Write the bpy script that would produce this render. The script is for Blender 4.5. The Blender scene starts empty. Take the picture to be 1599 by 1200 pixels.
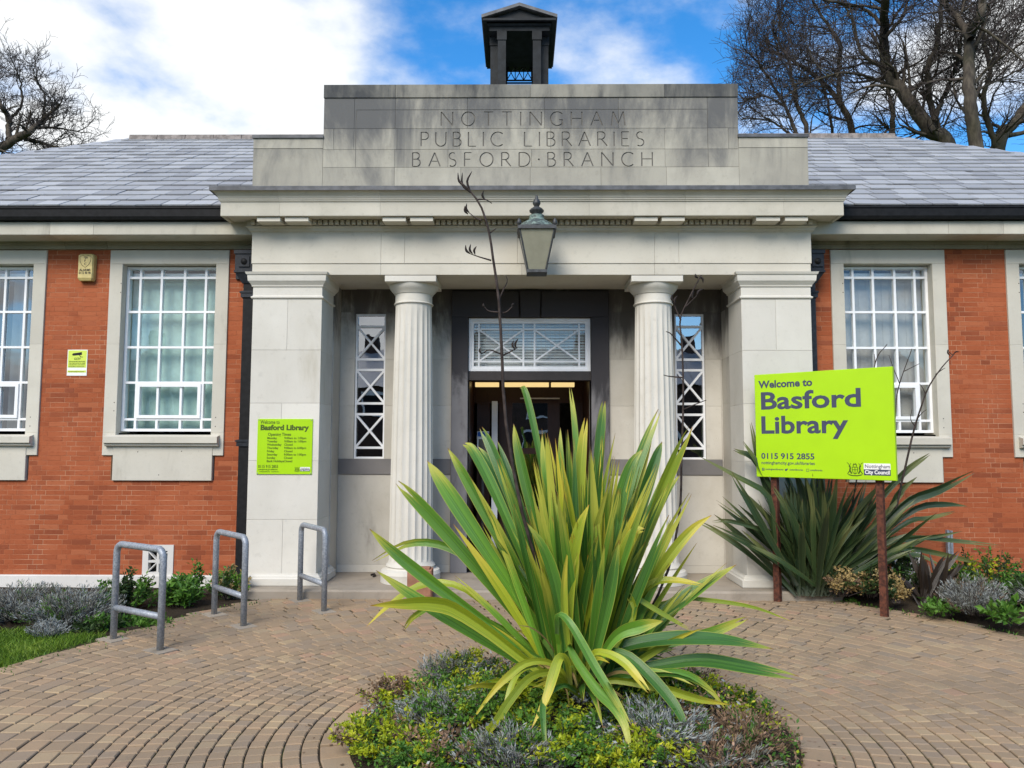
import bpy, bmesh, math, random
from mathutils import Vector, Matrix, noise

rng = random.Random(11)
S = bpy.context.scene
COL = S.collection
R_ = math.radians

# ------------------------------------------------------------------ camera
FPX = 1200.0
PITCH, YAW, ROLL = R_(4.53), R_(0.6), R_(0.12)
CAM = Vector((0.0, 0.0, 1.6))
_r = Vector((math.cos(YAW), math.sin(YAW), 0))
_f = Vector((-math.sin(YAW)*math.cos(PITCH), math.cos(YAW)*math.cos(PITCH), math.sin(PITCH)))
_u = _r.cross(_f)
RV = _r*math.cos(ROLL) + _u*math.sin(ROLL)
UV_ = -_r*math.sin(ROLL) + _u*math.cos(ROLL)
cam_data = bpy.data.cameras.new('camera')
cam_data.sensor_width = 36.0
cam_data.lens = 36.0*FPX/1599.0
cam_data.clip_start = 0.05
cam_data.clip_end = 3000
cam = bpy.data.objects.new('camera', cam_data)
cam.matrix_world = Matrix(((RV.x, UV_.x, -_f.x, CAM.x), (RV.y, UV_.y, -_f.y, CAM.y), (RV.z, UV_.z, -_f.z, CAM.z), (0, 0, 0, 1)))
COL.objects.link(cam)
S.camera = cam

def ray(px, py):
    return _f + RV*((px-799.5)/FPX) + UV_*((600.0-py)/FPX)
def at(px, py, y):
    d = ray(px, py); return CAM + d*((y-CAM.y)/d.y)
def gx(px, py, y): return at(px, py, y).x
def gz(px, py, y): return at(px, py, y).z
def ground(px, py, z=0.0):
    d = ray(px, py); return CAM + d*((z-CAM.z)/d.z)
def proj(p):
    v = Vector(p)-CAM; d = v.dot(_f)
    return (799.5+FPX*v.dot(RV)/d, 600-FPX*v.dot(UV_)/d, d)

# ------------------------------------------------------------------ world, sun, exposure
SUN_EL, SUN_AZ = R_(42), R_(200)          # azimuth from +Y clockwise: behind the camera, a little to its left
world = bpy.data.worlds.new('World')
S.world = world
world.use_nodes = True
wn, wl = world.node_tree.nodes, world.node_tree.links
wn.clear()
def W(t, **k):
    n = wn.new(t)
    for a, b in k.items():
        setattr(n, a, b)
    return n
def wmath(op, a, b=None, clamp=False):
    n = W('ShaderNodeMath', operation=op, use_clamp=clamp)
    for i, v in enumerate((a, b)):
        if v is None: continue
        if isinstance(v, (int, float)): n.inputs[i].default_value = v
        else: wl.new(v, n.inputs[i])
    return n.outputs[0]
w_out = W('ShaderNodeOutputWorld')
w_bg = W('ShaderNodeBackground'); w_bg.inputs['Strength'].default_value = 0.1
sky = W('ShaderNodeTexSky', sky_type='NISHITA', sun_disc=False, sun_elevation=SUN_EL, sun_rotation=SUN_AZ,
        altitude=50, air_density=1.0, dust_density=0.3, ozone_density=3.0)
tc = W('ShaderNodeTexCoord')
sep = W('ShaderNodeSeparateXYZ'); wl.new(tc.outputs['Generated'], sep.inputs[0])
zz = wmath('ADD', wmath('MAXIMUM', sep.outputs[2], 0.0), 0.22)
cu = wmath('DIVIDE', sep.outputs[0], zz)
cv = wmath('DIVIDE', sep.outputs[1], zz)
comb = W('ShaderNodeCombineXYZ'); wl.new(cu, comb.inputs[0]); wl.new(cv, comb.inputs[1]); comb.inputs[2].default_value = 3.7
n1 = W('ShaderNodeTexNoise'); n1.inputs['Scale'].default_value = 1.15; n1.inputs['Detail'].default_value = 9; n1.inputs['Roughness'].default_value = 0.50; n1.inputs['Distortion'].default_value = 0.15
n2 = W('ShaderNodeTexNoise'); n2.inputs['Scale'].default_value = 4.5; n2.inputs['Detail'].default_value = 8; n2.inputs['Roughness'].default_value = 0.6
CLOUD_OFF = (16.39, 35.14, 0.0)
mp = W('ShaderNodeMapping'); mp.inputs['Location'].default_value = CLOUD_OFF
wl.new(comb.outputs[0], mp.inputs[0]); wl.new(mp.outputs[0], n1.inputs[0]); wl.new(mp.outputs[0], n2.inputs[0])
# broad weather: more cloud towards the west (left) than overhead to the east
cover = wmath('ADD', wmath('MULTIPLY', cu, -0.09), 0.0)
dens = wmath('ADD', wmath('ADD', n1.outputs['Fac'], wmath('MULTIPLY', wmath('SUBTRACT', n2.outputs['Fac'], 0.5), 0.14)), cover)
ramp = W('ShaderNodeMapRange', interpolation_type='SMOOTHSTEP'); ramp.inputs['From Min'].default_value = 0.475; ramp.inputs['From Max'].default_value = 0.60
wl.new(dens, ramp.inputs['Value'])
shade = W('ShaderNodeMapRange', interpolation_type='SMOOTHSTEP'); shade.inputs['From Min'].default_value = 0.60; shade.inputs['From Max'].default_value = 0.80
wl.new(dens, shade.inputs['Value'])
ccol = W('ShaderNodeMixRGB'); ccol.inputs['Color1'].default_value = (5.3, 5.4, 5.45, 1); ccol.inputs['Color2'].default_value = (3.5, 3.75, 4.15, 1)
wl.new(shade.outputs[0], ccol.inputs['Fac'])
skyg = W('ShaderNodeHueSaturation'); skyg.inputs['Saturation'].default_value = 1.35; skyg.inputs['Value'].default_value = 1.2
wl.new(sky.outputs[0], skyg.inputs['Color'])
cmix = W('ShaderNodeMixRGB')
wl.new(ramp.outputs[0], cmix.inputs['Fac']); wl.new(skyg.outputs[0], cmix.inputs['Color1']); wl.new(ccol.outputs[0], cmix.inputs['Color2'])
wl.new(cmix.outputs[0], w_bg.inputs['Color']); wl.new(w_bg.outputs[0], w_out.inputs['Surface'])

sun_d = bpy.data.lights.new('sun', 'SUN')
sun_d.energy = 2.0; sun_d.angle = R_(32); sun_d.color = (1.0, 0.93, 0.83)
sun = bpy.data.objects.new('sun', sun_d)
sdir = Vector((math.sin(SUN_AZ)*math.cos(SUN_EL), math.cos(SUN_AZ)*math.cos(SUN_EL), math.sin(SUN_EL)))
sun.rotation_euler = sdir.to_track_quat('Z', 'Y').to_euler()
sun.location = (0, -10, 30)
COL.objects.link(sun)
S.view_settings.view_transform = 'Standard'
S.view_settings.look = 'None'
S.view_settings.gamma = 1.0
S.view_settings.use_curve_mapping = False
S.view_settings.exposure = 1.02
S.cycles.max_bounces = 8
S.cycles.transparent_max_bounces = 16

# ------------------------------------------------------------------ materials
M = {}
class NT:
    def __init__(s, name):
        s.m = bpy.data.materials.new(name); s.m.use_nodes = True
        s.n = s.m.node_tree.nodes; s.l = s.m.node_tree.links
        s.bsdf = s.n['Principled BSDF']; s.out = s.n['Material Output']
        M[name] = s.m
    def new(s, t, **k):
        n = s.n.new(t)
        for a, b in k.items(): setattr(n, a, b)
        return n
    def put(s, sock, v):
        if isinstance(v, bpy.types.NodeSocket): s.l.new(v, sock)
        elif isinstance(v, (tuple, list)) and len(v) == 3 and sock.type == 'RGBA': sock.default_value = (*v, 1)
        else: sock.default_value = v
    def math(s, op, a, b=0.0, clamp=False):
        n = s.new('ShaderNodeMath', operation=op, use_clamp=clamp)
        s.put(n.inputs[0], a); s.put(n.inputs[1], b); return n.outputs[0]
    def pos(s, scale=(1, 1, 1), obj=False):
        if obj:
            src = s.new('ShaderNodeTexCoord').outputs['Object']
        else:
            src = s.new('ShaderNodeNewGeometry').outputs['Position']
        mp = s.new('ShaderNodeMapping'); mp.inputs['Scale'].default_value = scale
        s.l.new(src, mp.inputs[0]); return mp.outputs[0]
    def noise(s, vec, scale, detail=5, rough=0.55, dist=0.0):
        n = s.new('ShaderNodeTexNoise'); n.inputs['Scale'].default_value = scale
        n.inputs['Detail'].default_value = detail; n.inputs['Roughness'].default_value = rough; n.inputs['Distortion'].default_value = dist
        s.l.new(vec, n.inputs['Vector']); return n.outputs['Fac']
    def range(s, v, a, b, c=0.0, d=1.0, smooth=True):
        n = s.new('ShaderNodeMapRange', interpolation_type='SMOOTHSTEP' if smooth else 'LINEAR')
        s.put(n.inputs['Value'], v)
        for k, x in zip(('From Min', 'From Max', 'To Min', 'To Max'), (a, b, c, d)): n.inputs[k].default_value = x
        return n.outputs[0]
    def mix(s, fac, a, b, mode='MIX'):
        n = s.new('ShaderNodeMixRGB', blend_type=mode)
        s.put(n.inputs['Fac'], fac); s.put(n.inputs['Color1'], a); s.put(n.inputs['Color2'], b); return n.outputs[0]
    def ramp(s, fac, stops):
        n = s.new('ShaderNodeValToRGB'); s.l.new(fac, n.inputs[0])
        e = n.color_ramp.elements
        while len(e) < len(stops): e.new(0.5)
        for el, (p, c) in zip(e, stops): el.position = p; el.color = (*c, 1)
        return n.outputs[0]
    def attr(s, name):
        n = s.new('ShaderNodeAttribute', attribute_name=name); return n.outputs['Fac']
    def bump(s, h, strength=0.3, dist=0.01):
        n = s.new('ShaderNodeBump'); n.inputs['Strength'].default_value = strength; n.inputs['Distance'].default_value = dist
        s.l.new(h, n.inputs['Height']); s.l.new(n.outputs[0], s.bsdf.inputs['Normal'])
    def fin(s, col, rough=0.8, spec=0.3, metal=0.0):
        s.put(s.bsdf.inputs['Base Color'], col); s.put(s.bsdf.inputs['Roughness'], rough)
        s.bsdf.inputs['Specular IOR Level'].default_value = spec; s.bsdf.inputs['Metallic'].default_value = metal
        return s.m

def simple(name, col, rough=0.6, spec=0.4, metal=0.0, var=0.15, scale=12, bump=0.0):
    t = NT(name); p = t.pos(); n = t.noise(p, scale, 4)
    c = t.mix(t.range(n, 0.3, 0.7), tuple(x*(1-var) for x in col), tuple(min(1, x*(1+var)) for x in col))
    if bump: t.bump(t.noise(p, scale*8, 3), bump, 0.004)
    return t.fin(c, rough, spec, metal)

def stone(name, light, dark, grime_shade, g0=0.62, g1=0.82, zgrad=None, streak=True):
    """weathered limestone: two tones, fine relief, soot patches drawn out downwards by rain"""
    t = NT(name)
    p = t.pos(); ps = t.pos((1.0, 1.0, 0.28))
    r = t.attr('rnd')
    base = t.mix(t.range(t.noise(p, 1.7, 6), 0.35, 0.68), light, dark)
    base = t.mix(t.math('MULTIPLY', r, 0.45), base, tuple(x*0.78 for x in dark))
    base = t.mix(t.math('MULTIPLY', t.range(t.noise(p, 11, 6, 0.65), 0.55, 0.75), 0.35), base, tuple(x*0.7 for x in dark))
    speck = t.range(t.noise(p, 55, 2), 0.66, 0.74)
    base = t.mix(t.math('MULTIPLY', speck, 0.22), base, tuple(x*0.45 for x in dark))
    g = t.noise(ps if streak else p, 2.1, 10, 0.68, 0.6)
    g = t.math('ADD', t.math('MULTIPLY', g, 0.75), t.math('MULTIPLY', t.noise(ps, 9, 5), 0.25))
    g = t.math('ADD', g, t.math('MULTIPLY', t.math('SUBTRACT', r, 0.5), 0.10))
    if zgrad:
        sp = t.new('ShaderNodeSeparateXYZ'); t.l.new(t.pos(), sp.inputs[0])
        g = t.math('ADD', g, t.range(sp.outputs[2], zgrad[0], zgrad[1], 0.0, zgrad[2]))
    col = t.mix(t.range(g, g0, g1), base, grime_shade)
    h = t.math('ADD', t.noise(p, 30, 6, 0.6), t.math('MULTIPLY', t.noise(p, 140, 2), 0.4))
    t.bump(h, 0.22, 0.006)
    return t.fin(col, 0.85, 0.2)

stone('stone_light', (0.60, 0.57, 0.49), (0.53, 0.50, 0.425), (0.25, 0.235, 0.19), 0.57, 0.84)
stone('stone_pier', (0.65, 0.625, 0.56), (0.58, 0.555, 0.49), (0.38, 0.345, 0.265), 0.55, 0.84)
stone('stone_cornice', (0.57, 0.54, 0.46), (0.47, 0.445, 0.37), (0.20, 0.185, 0.15), 0.57, 0.82)
stone('stone_attic', (0.45, 0.425, 0.35), (0.345, 0.325, 0.27), (0.12, 0.12, 0.118), 0.45, 0.80, zgrad=(4.66, 5.40, 0.20))
stone('stone_coping', (0.30, 0.285, 0.24), (0.20, 0.195, 0.17), (0.06, 0.063, 0.066), 0.42, 0.68)
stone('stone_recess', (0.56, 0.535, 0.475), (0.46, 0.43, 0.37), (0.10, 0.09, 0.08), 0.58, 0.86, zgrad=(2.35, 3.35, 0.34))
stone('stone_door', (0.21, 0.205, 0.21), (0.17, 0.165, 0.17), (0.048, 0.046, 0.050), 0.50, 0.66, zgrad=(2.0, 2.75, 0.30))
stone('stone_band', (0.20, 0.19, 0.185), (0.16, 0.153, 0.15), (0.09, 0.085, 0.08))
stone('stone_arch_shaded', (0.30, 0.275, 0.205), (0.235, 0.215, 0.16), (0.09, 0.08, 0.06), 0.52, 0.80)  # wing architrave: shade under the fascia put into a darker stone colour
stone('stone_step', (0.36, 0.31, 0.25), (0.29, 0.25, 0.20), (0.15, 0.13, 0.10), 0.50, 0.75, streak=False)
stone('render_white', (0.68, 0.66, 0.62), (0.60, 0.58, 0.54), (0.36, 0.34, 0.28), 0.62, 0.86)
simple('house_brick', (0.075, 0.05, 0.042), 0.9, 0.1, var=0.3)
simple('grime_shade', (0.155, 0.148, 0.135), 0.95, 0.1)  # letter cuts: dirt plus the shade inside them, put into the colour

t = NT('brick'); p = t.pos(); r = t.attr('rnd')
c = t.ramp(r, [(0.0, (0.205, 0.056, 0.027)), (0.25, (0.295, 0.078, 0.032)), (0.75, (0.335, 0.092, 0.038)), (0.93, (0.36, 0.112, 0.05)), (1.0, (0.24, 0.068, 0.034))])
c = t.mix(t.math('MULTIPLY', t.range(t.noise(p, 1.3, 5), 0.40, 0.68), 0.6), c, (0.39, 0.115, 0.05))
c = t.mix(t.math('MULTIPLY', t.range(t.noise(t.pos((1, 1, 2.2)), 26, 4), 0.52, 0.74), 0.45), c, (0.20, 0.040, 0.017))
c = t.mix(t.math('MULTIPLY', t.range(t.noise(t.pos((1, 1, 0.35)), 5, 5), 0.58, 0.78), 0.35), c, (0.25, 0.075, 0.04))
t.bump(t.noise(p, 90, 4), 0.35, 0.004); t.fin(c, 0.88, 0.15)
t = NT('mortar'); p = t.pos()
c = t.mix(t.range(t.noise(p, 2.3, 6), 0.42, 0.62), (0.36, 0.125, 0.06), (0.48, 0.27, 0.165))
t.fin(c, 0.95, 0.1)
t = NT('slate'); p = t.pos(); r = t.attr('rnd')
c = t.ramp(r, [(0.0, (0.245, 0.25, 0.262)), (0.5, (0.31, 0.317, 0.328)), (1.0, (0.375, 0.382, 0.392))])
c = t.mix(t.math('MULTIPLY', t.range(t.noise(t.pos((1, 0.4, 1)), 7, 6), 0.54, 0.75), 0.16), c, (0.20, 0.195, 0.18))
t.bump(t.noise(t.pos((1, 3, 3)), 24, 5), 0.35, 0.008); t.fin(c, 0.6, 0.35)
simple('ridge_tile', (0.20, 0.175, 0.16), 0.8, 0.2, var=0.35)
simple('lead', (0.085, 0.088, 0.095), 0.55, 0.4, var=0.3)
simple('black_paint', (0.009, 0.009, 0.010), 0.6, 0.2, var=0.3, scale=20)
simple('navy_paint', (0.014, 0.017, 0.023), 0.55, 0.3, var=0.35, scale=25)
simple('cupola_paint', (0.012, 0.015, 0.018), 0.6, 0.2, var=0.35, scale=9)
simple('white_upvc', (0.78, 0.79, 0.80), 0.35, 0.5, var=0.03)
simple('interior_dark', (0.030, 0.027, 0.024), 0.9, 0.1)
simple('interior_wall', (0.16, 0.15, 0.13), 0.9, 0.1)
simple('lintel_brown', (0.028, 0.022, 0.020), 0.5, 0.4)
t = NT('wood'); p = t.pos((6, 6, 0.7)); c = t.mix(t.noise(p, 8, 5), (0.030, 0.012, 0.007), (0.075, 0.028, 0.014)); t.fin(c, 0.4, 0.4)
simple('blind', (0.40, 0.375, 0.365), 0.8, 0.2, var=0.06)
simple('blind_teal', (0.40, 0.545, 0.52), 0.8, 0.2, var=0.08)
simple('mesh_grey', (0.50, 0.50, 0.49), 0.6, 0.3)
simple('room_dark', (0.02, 0.02, 0.022), 0.9, 0.1)

def glass(name, tint, refl=0.10, rough=0.0):
    t = NT(name); t.n.remove(t.bsdf)
    tr = t.new('ShaderNodeBsdfTransparent'); tr.inputs[0].default_value = (*tint, 1)
    gl = t.new('ShaderNodeBsdfGlossy'); gl.inputs['Roughness'].default_value = rough; gl.inputs['Color'].default_value = (0.95, 0.97, 1, 1)
    fr = t.new('ShaderNodeFresnel'); fr.inputs[0].default_value = 1.52
    # slight waviness of old float glass
    b = t.new('ShaderNodeBump'); b.inputs['Strength'].default_value = 0.05; b.inputs['Distance'].default_value = 0.02
    t.l.new(t.noise(t.pos(), 2.5, 2), b.inputs['Height']); t.l.new(b.outputs[0], gl.inputs['Normal'])
    mx = t.new('ShaderNodeMixShader')
    front = t.math('SUBTRACT', 1.0, t.new('ShaderNodeNewGeometry').outputs['Backfacing'])     # reflect once, at the outer face
    t.l.new(t.math('MULTIPLY', t.math('ADD', t.math('MULTIPLY', fr.outputs[0], 1.3), refl, True), front), mx.inputs[0])
    t.l.new(tr.outputs[0], mx.inputs[1]); t.l.new(gl.outputs[0], mx.inputs[2]); t.l.new(mx.outputs[0], t.out.inputs['Surface'])
glass('window_glass', (0.94, 0.965, 0.96), 0.03)
glass('dark_glass', (0.90, 0.94, 0.94), 0.12)
glass('sidelight_glass', (0.75, 0.8, 0.82), 0.30)
t = NT('lantern_glass'); t.bsdf.inputs['Transmission Weight'].default_value = 0.35
t.fin(t.mix(t.noise(t.pos(), 14, 4), (0.30, 0.29, 0.21), (0.42, 0.41, 0.31)), 0.25, 0.5)
t = NT('bulb'); t.bsdf.inputs['Emission Color'].default_value = (1, 0.97, 0.9, 1); t.fin((0.8, 0.8, 0.76), 0.3)
t = NT('tube_light'); t.bsdf.inputs['Emission Color'].default_value = (1.0, 0.72, 0.30, 1); t.bsdf.inputs['Emission Strength'].default_value = 0.45; t.fin((0.7, 0.6, 0.4), 0.4)

def lime(name, col):
    t = NT(name); p = t.pos(); c = t.mix(t.range(t.noise(p, 3, 5), 0.3, 0.7), col, tuple(x*0.94 for x in col))
    t.fin(c, 0.35, 0.4)
lime('lime_board', (0.385, 0.66, 0.004))
lime('lime_plate', (0.36, 0.62, 0.004))
lime('cctv_lime', (0.60, 0.72, 0.10))
simple('sign_ink', (0.055, 0.062, 0.105), 0.4, 0.4, var=0.05)
simple('green_ink', (0.06, 0.10, 0.012), 0.5, 0.3, var=0.05)
simple('black_ink', (0.008, 0.008, 0.01), 0.5, 0.3, var=0.05)
simple('board_edge', (0.30, 0.40, 0.06), 0.6, 0.3)
simple('paper_white', (0.78, 0.78, 0.76), 0.5, 0.3, var=0.03)
simple('blue_print', (0.03, 0.12, 0.42), 0.5, 0.3, var=0.05)
t = NT('rust_post'); p = t.pos(); c = t.mix(t.range(t.noise(p, 30, 6), 0.35, 0.65), (0.05, 0.020, 0.014), (0.13, 0.045, 0.026)); t.bump(t.noise(p, 120, 3), 0.4, 0.003); t.fin(c, 0.8, 0.25)
t = NT('galvanised'); p = t.pos()
v = t.new('ShaderNodeTexVoronoi'); v.inputs['Scale'].default_value = 90; t.l.new(p, v.inputs['Vector'])
c = t.mix(t.range(v.outputs['Color'], 0.2, 0.9), (0.21, 0.235, 0.27), (0.33, 0.36, 0.40))
sp = t.new('ShaderNodeSeparateXYZ'); t.l.new(t.pos(), sp.inputs[0])
dirt = t.math('MULTIPLY', t.range(sp.outputs[2], 0.0, 0.13, 1.0, 0.0), t.range(t.noise(p, 40, 4), 0.35, 0.6))
c = t.mix(t.math('MULTIPLY', t.range(t.noise(t.pos((1, 1, 0.4)), 28, 5), 0.60, 0.72), 0.6), c, (0.50, 0.52, 0.53))
c = t.mix(dirt, c, (0.38, 0.36, 0.33)); t.bump(t.noise(p, 60, 3), 0.15, 0.002); t.fin(c, 0.5, 0.5, 0.25)
t = NT('verdigris'); p = t.pos(); c = t.mix(t.range(t.noise(p, 22, 5), 0.42, 0.62), (0.055, 0.07, 0.068), (0.18, 0.25, 0.215)); t.fin(c, 0.6, 0.4)
simple('lantern_metal', (0.035, 0.038, 0.040), 0.5, 0.5, var=0.4, scale=30)
simple('alarm_cream', (0.56, 0.45, 0.185), 0.45, 0.4, var=0.12)
simple('terracotta', (0.30, 0.15, 0.095), 0.9, 0.15, var=0.2)

t = NT('paver'); p = t.pos(); r = t.attr('rnd')
c = t.ramp(r, [(0.0, (0.273, 0.200, 0.129)), (0.25, (0.306, 0.220, 0.139)), (0.55, (0.335, 0.235, 0.147)), (0.75, (0.257, 0.200, 0.145)), (0.92, (0.375, 0.276, 0.166)), (1.0, (0.351, 0.220, 0.145))])
c = t.mix(t.math('MULTIPLY', t.range(t.noise(p, 0.9, 6), 0.42, 0.70), 0.55), c, (0.20, 0.155, 0.11))
c = t.mix(t.math('MULTIPLY', t.range(t.noise(p, 130, 2), 0.55, 0.7), 0.35), c, (0.18, 0.135, 0.09))
c = t.mix(t.math('MULTIPLY', t.range(t.noise(p, 75, 2), 0.66, 0.74), 0.30), c, (0.42, 0.36, 0.28))
c = t.mix(t.math('MULTIPLY', t.range(t.noise(p, 2.6, 6, 0.65), 0.58, 0.72), 0.45), c, (0.15, 0.12, 0.085))
t.bump(t.noise(p, 160, 4), 0.4, 0.003); t.fin(c, 0.82, 0.25)
t = NT('joint_sand'); p = t.pos(); c = t.mix(t.range(t.noise(p, 7, 5), 0.45, 0.65), (0.055, 0.043, 0.030), (0.055, 0.065, 0.024)); t.fin(c, 1.0, 0.05)
t = NT('soil'); p = t.pos(); c = t.mix(t.noise(p, 14, 6, 0.7), (0.022, 0.017, 0.012), (0.07, 0.055, 0.04)); t.bump(t.noise(p, 60, 6, 0.7), 0.9, 0.02); t.fin(c, 1.0, 0.05)
t = NT('grass_ground'); p = t.pos(); c = t.mix(t.noise(p, 9, 6, 0.7), (0.035, 0.065, 0.012), (0.075, 0.12, 0.022)); t.fin(c, 1.0, 0.05)
t = NT('asphalt'); p = t.pos(); c = t.mix(t.noise(p, 60, 4), (0.035, 0.035, 0.037), (0.065, 0.065, 0.068)); t.fin(c, 0.9, 0.2)
t = NT('flagstone'); p = t.pos(); c = t.mix(t.noise(p, 4, 5), (0.20, 0.19, 0.175), (0.28, 0.265, 0.245)); t.fin(c, 0.9, 0.2)

def leafmat(name, stops, trans=0.25, rough=0.5, tipcol=None, spec=0.3):
    t = NT(name); r = t.attr('rnd')
    c = t.ramp(r, stops)
    t.fin(c, rough, spec)
    tl = t.new('ShaderNodeBsdfTranslucent'); t.l.new(c, tl.inputs[0])
    mx = t.new('ShaderNodeMixShader'); mx.inputs[0].default_value = trans
    t.l.new(t.bsdf.outputs[0], mx.inputs[1]); t.l.new(tl.outputs[0], mx.inputs[2]); t.l.new(mx.outputs[0], t.out.inputs['Surface'])
leafmat('leaf_gold', [(0, (0.122, 0.207, 0.015)), (0.4, (0.293, 0.366, 0.015)), (0.8, (0.488, 0.512, 0.024)), (1, (0.586, 0.549, 0.061))])
leafmat('leaf_green', [(0, (0.037, 0.104, 0.017)), (0.5, (0.073, 0.183, 0.024)), (1, (0.159, 0.293, 0.037))])
leafmat('leaf_dark', [(0, (0.018, 0.043, 0.015)), (0.6, (0.043, 0.079, 0.022)), (1, (0.098, 0.134, 0.037))])
leafmat('leaf_bright', [(0, (0.05, 0.125, 0.018)), (0.5, (0.085, 0.20, 0.025)), (1, (0.15, 0.29, 0.045))])
leafmat('leaf_grey', [(0, (0.159, 0.177, 0.165)), (0.5, (0.281, 0.305, 0.293)), (1, (0.439, 0.464, 0.464))], 0.1, 0.8)
leafmat('leaf_lav', [(0, (0.10, 0.10, 0.075)), (0.5, (0.185, 0.19, 0.165)), (0.8, (0.25, 0.255, 0.235)), (1, (0.32, 0.32, 0.315))], 0.1, 0.85)
leafmat('leaf_brown', [(0, (0.09, 0.06, 0.035)), (0.5, (0.19, 0.125, 0.075)), (0.85, (0.30, 0.19, 0.12)), (1, (0.42, 0.27, 0.19))], 0.1, 0.9)
leafmat('leaf_straw', [(0, (0.195, 0.134, 0.055)), (0.5, (0.415, 0.305, 0.122)), (1, (0.586, 0.464, 0.232))], 0.15, 0.8)
leafmat('grass_blade', [(0, (0.067, 0.134, 0.015)), (0.5, (0.134, 0.244, 0.024)), (1, (0.268, 0.366, 0.055))])
t = NT('bark'); p = t.pos(); c = t.mix(t.range(t.noise(t.pos((4, 4, 1)), 3, 6), 0.35, 0.7), (0.060, 0.051, 0.043), (0.12, 0.102, 0.078))
c = t.mix(t.math('MULTIPLY', t.range(t.noise(p, 0.8, 3), 0.5, 0.7), 0.5), c, (0.065, 0.07, 0.035)); t.fin(c, 0.95, 0.1)
simple('twig', (0.060, 0.050, 0.048), 0.9, 0.1, var=0.3)
simple('stalk', (0.045, 0.034, 0.030), 0.8, 0.2, var=0.45, scale=20)
simple('pod', (0.022, 0.017, 0.015), 0.7, 0.2, var=0.4, scale=20)

def phormium(name, lo, hi, blue, edge, tip):
    t = NT(name); r = t.attr('rnd')
    uv = t.new('ShaderNodeUVMap'); sp = t.new('ShaderNodeSeparateXYZ'); t.l.new(uv.outputs[0], sp.inputs[0])
    u, v = sp.outputs[0], sp.outputs[1]
    c = t.mix(t.range(r, 0.0, 0.8), lo, hi)
    c = t.mix(t.math('MULTIPLY', t.range(t.noise(t.pos(), 1.6, 2), 0.42, 0.62), 0.35), c, blue)
    cb = t.new('ShaderNodeCombineXYZ'); t.l.new(t.math('MULTIPLY', u, 26.0), cb.inputs[0]); t.l.new(t.math('MULTIPLY', v, 1.2), cb.inputs[1]); t.l.new(t.math('MULTIPLY', r, 40.0), cb.inputs[2])
    st = t.noise(cb.outputs[0], 1.0, 3)
    c = t.mix(t.math('MULTIPLY', t.range(st, 0.45, 0.72), 0.40), c, tuple(x*1.5 for x in hi))
    c = t.mix(t.math('MULTIPLY', t.range(st, 0.52, 0.30), 0.30), c, tuple(x*0.6 for x in lo))
    e = t.math('ABSOLUTE', t.math('SUBTRACT', u, 0.5))
    c = t.mix(t.math('MULTIPLY', t.range(e, 0.44, 0.49), 0.7), c, edge)
    c = t.mix(t.math('MULTIPLY', t.range(e, 0.035, 0.005), 0.45), c, tuple(x*0.5 for x in lo))
    yl = t.math('ADD', t.math('MULTIPLY', r, 0.30), t.math('MULTIPLY', t.noise(cb.outputs[0], 0.6, 2), 0.45))
    c = t.mix(t.range(t.math('ADD', v, yl), 1.10, 1.32), c, edge)
    c = t.mix(t.range(t.math('ADD', v, t.math('MULTIPLY', st, 0.10)), 1.005, 1.05), c, tip)
    c = t.mix(t.range(v, 0.16, 0.0), c, tuple(0.5*x+0.05 for x in hi))
    t.bump(st, 0.35, 0.004); t.fin(c, 0.36, 0.45)
    tl = t.new('ShaderNodeBsdfTranslucent'); t.l.new(c, tl.inputs[0])
    mx = t.new('ShaderNodeMixShader'); mx.inputs[0].default_value = 0.22
    t.l.new(t.bsdf.outputs[0], mx.inputs[1]); t.l.new(tl.outputs[0], mx.inputs[2]); t.l.new(mx.outputs[0], t.out.inputs['Surface'])
phormium('flax_green', (0.036, 0.115, 0.018), (0.130, 0.290, 0.028), (0.060, 0.165, 0.055), (0.42, 0.43, 0.06), (0.20, 0.085, 0.02))
phormium('flax_yellow', (0.19, 0.27, 0.016), (0.34, 0.40, 0.026), (0.22, 0.28, 0.045), (0.55, 0.47, 0.05), (0.36, 0.16, 0.02))
phormium('flax_dark', (0.020, 0.042, 0.018), (0.045, 0.080, 0.026), (0.030, 0.058, 0.034), (0.15, 0.17, 0.06), (0.12, 0.07, 0.03))
phormium('flax_bronze', (0.022, 0.017, 0.014), (0.045, 0.032, 0.024), (0.026, 0.022, 0.018), (0.06, 0.045, 0.03), (0.03, 0.02, 0.015))

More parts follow.
